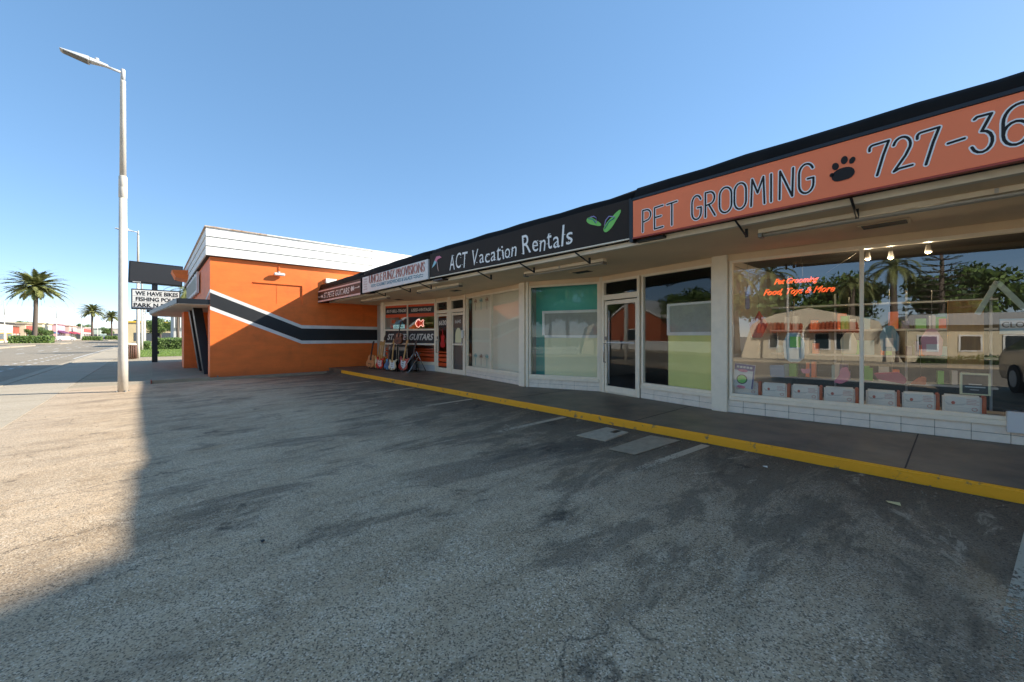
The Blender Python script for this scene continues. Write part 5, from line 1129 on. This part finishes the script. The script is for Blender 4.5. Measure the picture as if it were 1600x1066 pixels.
# far cars
def car(label, x, y, z, rz, body, s=1, name='parked_car', suv=False, group='cars on the road'):
    t = thing(name, label, 'car', (x, y, z), group); hgt = 1.62 if suv else 1.42; bl = hx(body)
    # side profile in (x along car, z)
    up = [(-2.25, .55), (-2.2, .95), (-1.95, 1.02), (-1.35, hgt-.05), (-1.1, hgt), (.25, hgt), (.55, hgt-.06), (1.15, 1.02), (2.0, .92), (2.25, .72), (2.28, .45), (2.1, .3), (-2.15, .3)]
    if suv: up = [(-2.3, .5), (-2.3, 1.0), (-2.2, 1.1), (-1.95, hgt-.05), (-1.7, hgt+.05), (.35, hgt+.05), (.6, hgt-.02), (1.2, 1.12), (2.05, 1.02), (2.3, .85), (2.32, .45), (2.15, .3), (-2.2, .3)]
    b = B(); n = len(up); wds = [(.88 if z_ < 1.12 else .68) for _, z_ in up]
    A_ = [b.bm.verts.new((p[0], -w_, p[1])) for p, w_ in zip(up, wds)]; C_ = [b.bm.verts.new((p[0], w_, p[1])) for p, w_ in zip(up, wds)]
    b.bm.faces.new(A_); b.bm.faces.new(C_[::-1])
    for i in range(n): b.bm.faces.new((A_[i], C_[i], C_[(i+1) % n], A_[(i+1) % n]))
    bmesh.ops.triangulate(b.bm, faces=[f for f in b.bm.faces if len(f.verts) > 4])
    obs = [b]; ROOTLOC[t.name] = Vector((0, 0, 0))
    b.build('body', mat('car_paint', body, .3, coat=.8), t)
    for sgn in (-1, 1):
        b = B(); zt = hgt-.1; b.hexa([Vector(p) for p in ((-1.75 if suv else -1.35, sgn*.83, 1.06), (.95, sgn*.83, 1.06), (.95, sgn*.80, 1.07), (-1.7 if suv else -1.35, sgn*.80, 1.07), (-1.65 if suv else -1.1, sgn*.715, zt), (.38, sgn*.715, zt), (.38, sgn*.69, zt), (-1.6 if suv else -1.1, sgn*.69, zt))]); b.build('side_window', M['carglass'], t)
        for xx in (-1.35, 1.4):
            b = B(); b.tube([Vector((xx, sgn*.70, .34)), Vector((xx, sgn*.905, .34))], .34, 20); wh = b.build('wheel', M['tyre'], t)
            b = B(); b.tube([Vector((xx, sgn*.906, .34)), Vector((xx, sgn*.915, .34))], .2, 14); b.build('rim', M['lampm'], wh)
        B().box(2.2, 2.3, sgn*.6-.16, sgn*.6+.16, .66, .78).build('headlight', M['chrome'], t)
        B().box(-2.3, -2.2, sgn*.68-.12, sgn*.68+.12, .75, .95).build('tail_light', M['red'], t)
    b = B(); b.hexa([Vector(p) for p in ((.58, -.64, hgt-.12), (1.14, -.76, 1.09), (1.14, .76, 1.09), (.58, .64, hgt-.12), (.60, -.64, hgt-.08), (1.17, -.76, 1.12), (1.17, .76, 1.12), (.60, .64, hgt-.08))]); b.build('windscreen', M['carglass'], t)
    t.rotation_euler = (0, 0, rz); t.scale = (s, s, s); return t
M['carglass'] = mat('car_glass', '#20262a', .08, coat=1); M['tyre'] = mat('tyre_rubber', '#1d1d1d', .85)
car('white car, left one of the pair beyond the largest palm', -25.2, 208, -.2, .1, '#d8d8d6'); car('white van like car, right one of the pair beyond the largest palm', -21.5, 203, -.2, .1, '#e2e2e0', suv=True)
car('dark blue car beside the smallest palm, far down the road', -15.5, 262, -.2, 1.6, '#27304a'); car('tiny white car seen just right of the near lamp post', -7.4, 220, -.2, -1.57, '#dcdcda')
car('grey SUV parked in the lot behind the camera, mirrored in the pet shop glass', .6, -3.6, -.05, pi, '#26282b', suv=True, group='cars in the lot')

# ------------------------------------------------------------ across the road: what the shop glass mirrors
t = thing('stucco_cafe', 'cream stucco building with curved gable and red tile canopies, mirrored in pet shop glass', 'building', (-19, .8, -.1))
prof = [(4.65, -.2), (4.35, 1.0), (4.0, 2.1), (3.6, 2.36), (2.6, 2.75), (1.0, 3.12), (-.5, 2.7), (-1.5, 2.42), (-2.3, 2.15), (-2.7, 1.2), (-3.3, -.2)]
b = B(); b.prism([Vector((-17, y, z)) for y, z in prof], Vector((-6, 0, 0))); b.build('wall', mat('cream_stucco', '#d8c6a8', .85, .1, 1, .4, 30), t)
for (y0, y1) in ((3.64, 1.25), (.95, -1.35)):
    rows_ = B(); n = 12
    for k in range(n):
        y = y0+(y1-y0)*(k+.5)/n; cc = 1-abs((k+.5)/n-.5)*1.2
        for j in range(3): rows_.tube([Vector((-16.95+.22*j, y+.02*j, 2.15*1-.17*j-.12*(1-cc))), Vector((-16.68+.22*j, y, 1.98-.17*j-.12*(1-cc)))], [.09, .10], 8)
    rows_.build('tile_canopy', mat('terracotta', '#b5562e', .8, .35, 5), t)
for (y0, y1) in ((3.1, 2.55), (2.1, 1.5), (.7, -.1), (-.3, -1.05)):
    wn = B().box(-16.99, -16.95, y1, y0, .5, 1.5).build('window', M['white'], t); B().box(-16.948, -16.93, y1+.08, y0-.08, .56, 1.44).build('pane', mat('cafe_pane', '#2c3a3e', .15), wn)
B().tube([Vector((-16.7, 1.25, -.1)), Vector((-16.7, 1.25, 1.6))], .06, 8).build('post', M['white'], t)
t = thing('white_house', 'cream house with pale roof beside the stucco building, mirrored in the pet shop glass', 'building', (-19, -7, -.1))
B().box(-24, -17.5, -11, -3.5, -.1, 1.9).build('wall', mat('pale_cream', '#d9c7a6', .85, .1, 1), t); B().hexa([Vector(p) for p in ((-24.3, -11.4, 1.905), (-17.0, -11.4, 1.905), (-17.0, -3.2, 1.905), (-24.3, -3.2, 1.905), (-22.5, -10.5, 2.6), (-19.5, -10.5, 2.6), (-19.5, -4.0, 2.6), (-22.5, -4.0, 2.6))]).build('roof', mat('pale_roof', '#b8b0a4', .8), t)
for y in (-4.8, -6.4, -8.0, -9.6):
    wn = B().box(-17.49, -17.45, y, y+.9, .5, 1.4).build('window', M['white'], t); B().box(-17.448, -17.43, y+.08, y+.82, .58, 1.32).build('pane', mat('house_pane', '#303638', .2), wn)
t = thing('gable_house', 'terracotta house with white gable edge, mirrored in the glass office door', 'building', (-21, 34, -.1))
b = B(); b.prism([Vector((-17.5, y, z)) for y, z in ((30, -.1), (39, -.1), (39, 3.2), (34.5, 5.2), (30, 3.2))], Vector((-8, 0, 0))); b.build('wall', mat('terracotta_wall', '#b8603a', .8, .15, 1), t)
for y0, y1 in ((30-.3, 34.5), (39.3, 34.5)): B().prism([Vector((-17.3, y0, 3.1)), Vector((-17.3, y1, 5.2)), Vector((-17.3, y1, 5.42)), Vector((-17.3, y0, 3.32))], Vector((-8.4, 0, 0))).build('roof_slope', M['white'], t)
wn = B().box(-17.49, -17.42, 33.5, 35.5, .8, 2.2).build('window', M['white'], t); B().box(-17.418, -17.40, 33.6, 35.4, .9, 2.1).build('pane', mat('gable_pane', '#2c3436', .2), wn)
tag(B().box(-16.6, -16.4, 10, 42, -.1, .85).build('garden_wall', M['white'], None, (-16.5, 26, -.1)), 'long low white garden wall across the road, mirrored in the glass door', 'wall')
t = thing('picket_fence', 'white picket fence across the road, mirrored in the teal office window', 'fence', (-14.5, 7.5, -.1))
b = B()
for k in range(62):
    y = 4.9+k*.09; b.prism([Vector((-14.5, y, -.02)), Vector((-14.5, y+.045, -.02)), Vector((-14.5, y+.045, .5)), Vector((-14.5, y+.022, .55)), Vector((-14.5, y, .5))], Vector((-.02, 0, 0)))
b.build('pickets', M['white'], t); b = B()
for z in (.1, .38): b.box(-14.55, -14.521, 4.85, 10.5, z, z+.06)
b.build('rails', M['white'], t); b = B()
for y in (4.85, 6.7, 8.6, 10.5): b.box(-14.64, -14.56, y, y+.09, -.1, .62)
b.build('posts', M['white'], t)
tag(B().lathe((-12.0+-2.2, 2.0, -.1), [(.07, 0), (.055, 4.6), (.05, 4.9), (.02, 4.92)], 12).build('sign_pole', M['conc'], None, (-14.2, 2.0, -.1)), 'slim pale pole across the road, mirrored in front of the stucco building', 'pole')
for k, (kd, x, y, s, lb) in enumerate(((1, -26, 3, 1.2, 'leafy tree behind the left half of the stucco building'), (0, -27, -1.5, 1.05, 'leafy tree behind the middle of the stucco building'), (1, -28, -8.5, 1.25, 'broad tree behind the cream house'), (0, -25, 7.5, 1.1, 'leafy tree left of the stucco building'), (1, -24, 14, 1.2, 'tree behind the long white garden wall'), (0, -20, 41, 1.3, 'dark tree right of the terracotta house'), (1, -20, 28, 1.2, 'dark tree left of the terracotta house'), (1, -27, 20, 1.3, 'tree far behind the garden wall'), (2, -24, -6.2, .95, 'dark layered conifer behind the cream house'))):
    tree(kd, lb, x, y, -.1, s, 'conifer_tree' if kd == 2 else 'tree', rz=k*1.3)
for k, (x, y, s, kd, lb) in enumerate(((-24, 5.6, 1.25, 2, 'slim palm left of the stucco building'), (-25, 3.2, 1.3, 2, 'slim palm rising above the stucco gable'), (-21.5, -1.6, 1.0, 2, 'palm with arching fronds right behind the gable'), (-24, -3.9, 1.25, 2, 'bushy palm between the stucco building and the cream house'), (-16.2, -2.9, .42, 2, 'short palm in front of the cream house'))):
    palm(kd, lb, x, y, -.1, s, k)
hedge('low green hedge in front of the cream house', -16.3, -15.6, -11, -3.8, .35, 2600, .06, 'low_hedge')
# unseen gabled block, added so its roof edge shades the near corner of the lot
t = thing('shadow_block', 'tall gabled block behind the row of shops, unseen, added to shade the lot', 'building', (15, -4, -.1))
B().prism([Vector((14.2, y, z)) for y, z in ((-3.86, -.1), (-11, -.1), (-11, 9.4), (-7.4, 11.4), (-3.86, 9.35))], Vector((8, 0, 0))).build('wall', M['siding'], t)
for y0, z0, y1, z1 in ((-3.83, 9.36, -7.4, 11.42), (-11.05, 9.4, -7.4, 11.42)): B().prism([Vector((14.15, y0, z0)), Vector((14.15, y1, z1)), Vector((14.15, y1, z1+.1)), Vector((14.15, y0, z0+.1))], Vector((8.4, 0, 0))).build('roof_slope', M['gap'], t)
wn = B().box(14.1, 14.19, -8.5, -7, 6, 7.5).build('window', M['white'], t)

# ------------------------------------------------------------ passer-by across the road
def person(label, x, y, z, rz, shirt, trousers):
    t = thing('person', label, 'person', (x, y, z)); ROOTLOC[t.name] = Vector((0, 0, 0))
    J = {'pel': (0, 0, .95, .13), 'sp': (0, 0, 1.15, .13), 'ch': (0, 0, 1.35, .15), 'nk': (0, 0, 1.5, .06), 'hd': (0, .02, 1.62, .095), 'ht': (0, .02, 1.72, .07),
         'h1': (-.1, 0, .9, .1), 'k1': (-.11, .12, .5, .065), 'a1': (-.11, .02, .1, .045), 't1': (-.11, .16, .03, .04), 'h2': (.1, 0, .9, .1), 'k2': (.11, .02, .5, .065), 'a2': (.11, -.22, .12, .045), 't2': (.11, -.10, .03, .04),
         's1': (-.19, 0, 1.42, .06), 'e1': (-.25, -.06, 1.15, .045), 'w1': (-.24, .08, .93, .032), 'f1': (-.24, .12, .84, .03), 's2': (.19, 0, 1.42, .06), 'e2': (.25, .02, 1.15, .045), 'w2': (.24, .2, 1.0, .032), 'f2': (.24, .27, .95, .03)}
    E_ = [('pel', 'sp'), ('sp', 'ch'), ('ch', 'nk'), ('nk', 'hd'), ('hd', 'ht'), ('pel', 'h1'), ('h1', 'k1'), ('k1', 'a1'), ('a1', 't1'), ('pel', 'h2'), ('h2', 'k2'), ('k2', 'a2'), ('a2', 't2'), ('ch', 's1'), ('s1', 'e1'), ('e1', 'w1'), ('w1', 'f1'), ('ch', 's2'), ('s2', 'e2'), ('e2', 'w2'), ('w2', 'f2')]
    ks = list(J); me = bpy.data.meshes.new('body'); me.from_pydata([J[k][:3] for k in ks], [(ks.index(a_), ks.index(b_)) for a_, b_ in E_], [])
    o = bpy.data.objects.new('body', me); COL.objects.link(o); md = o.modifiers.new('skin', 'SKIN')
    for i, k in enumerate(ks): me.skin_vertices[0].data[i].radius = (J[k][3], J[k][3])
    me.skin_vertices[0].data[0].use_root = True; sb = o.modifiers.new('sub', 'SUBSURF'); sb.levels = sb.render_levels = 2
    m2 = bpy.data.meshes.new_from_object(o.evaluated_get(bpy.context.evaluated_depsgraph_get())); bpy.data.objects.remove(o)
    m2.materials.clear()
    for mm in (mat('skin', '#a8705a', .6), mat('shirt', shirt, .8), mat('trousers', trousers, .8), mat('hair', '#2a1c16', .7)): m2.materials.append(mm)
    for p in m2.polygons:
        c = p.center; p.use_smooth = True; p.material_index = 3 if (c.z > 1.68 or (c.z > 1.58 and c.y < -.03)) else (2 if c.z < .95 and abs(c.x) < .22 else (1 if .95 < c.z < 1.47 and not (abs(c.x) > .21 and c.z < 1.25) else 0))
    ob_ = bpy.data.objects.new('body', m2); COL.objects.link(ob_); ob_.parent = t; t.rotation_euler = (0, 0, rz); return t
person('person in red shirt and dark trousers walking across the road, mirrored in glass door', -15.3, 33.5, -.084, pi, '#a8432e', '#2c2f3a')
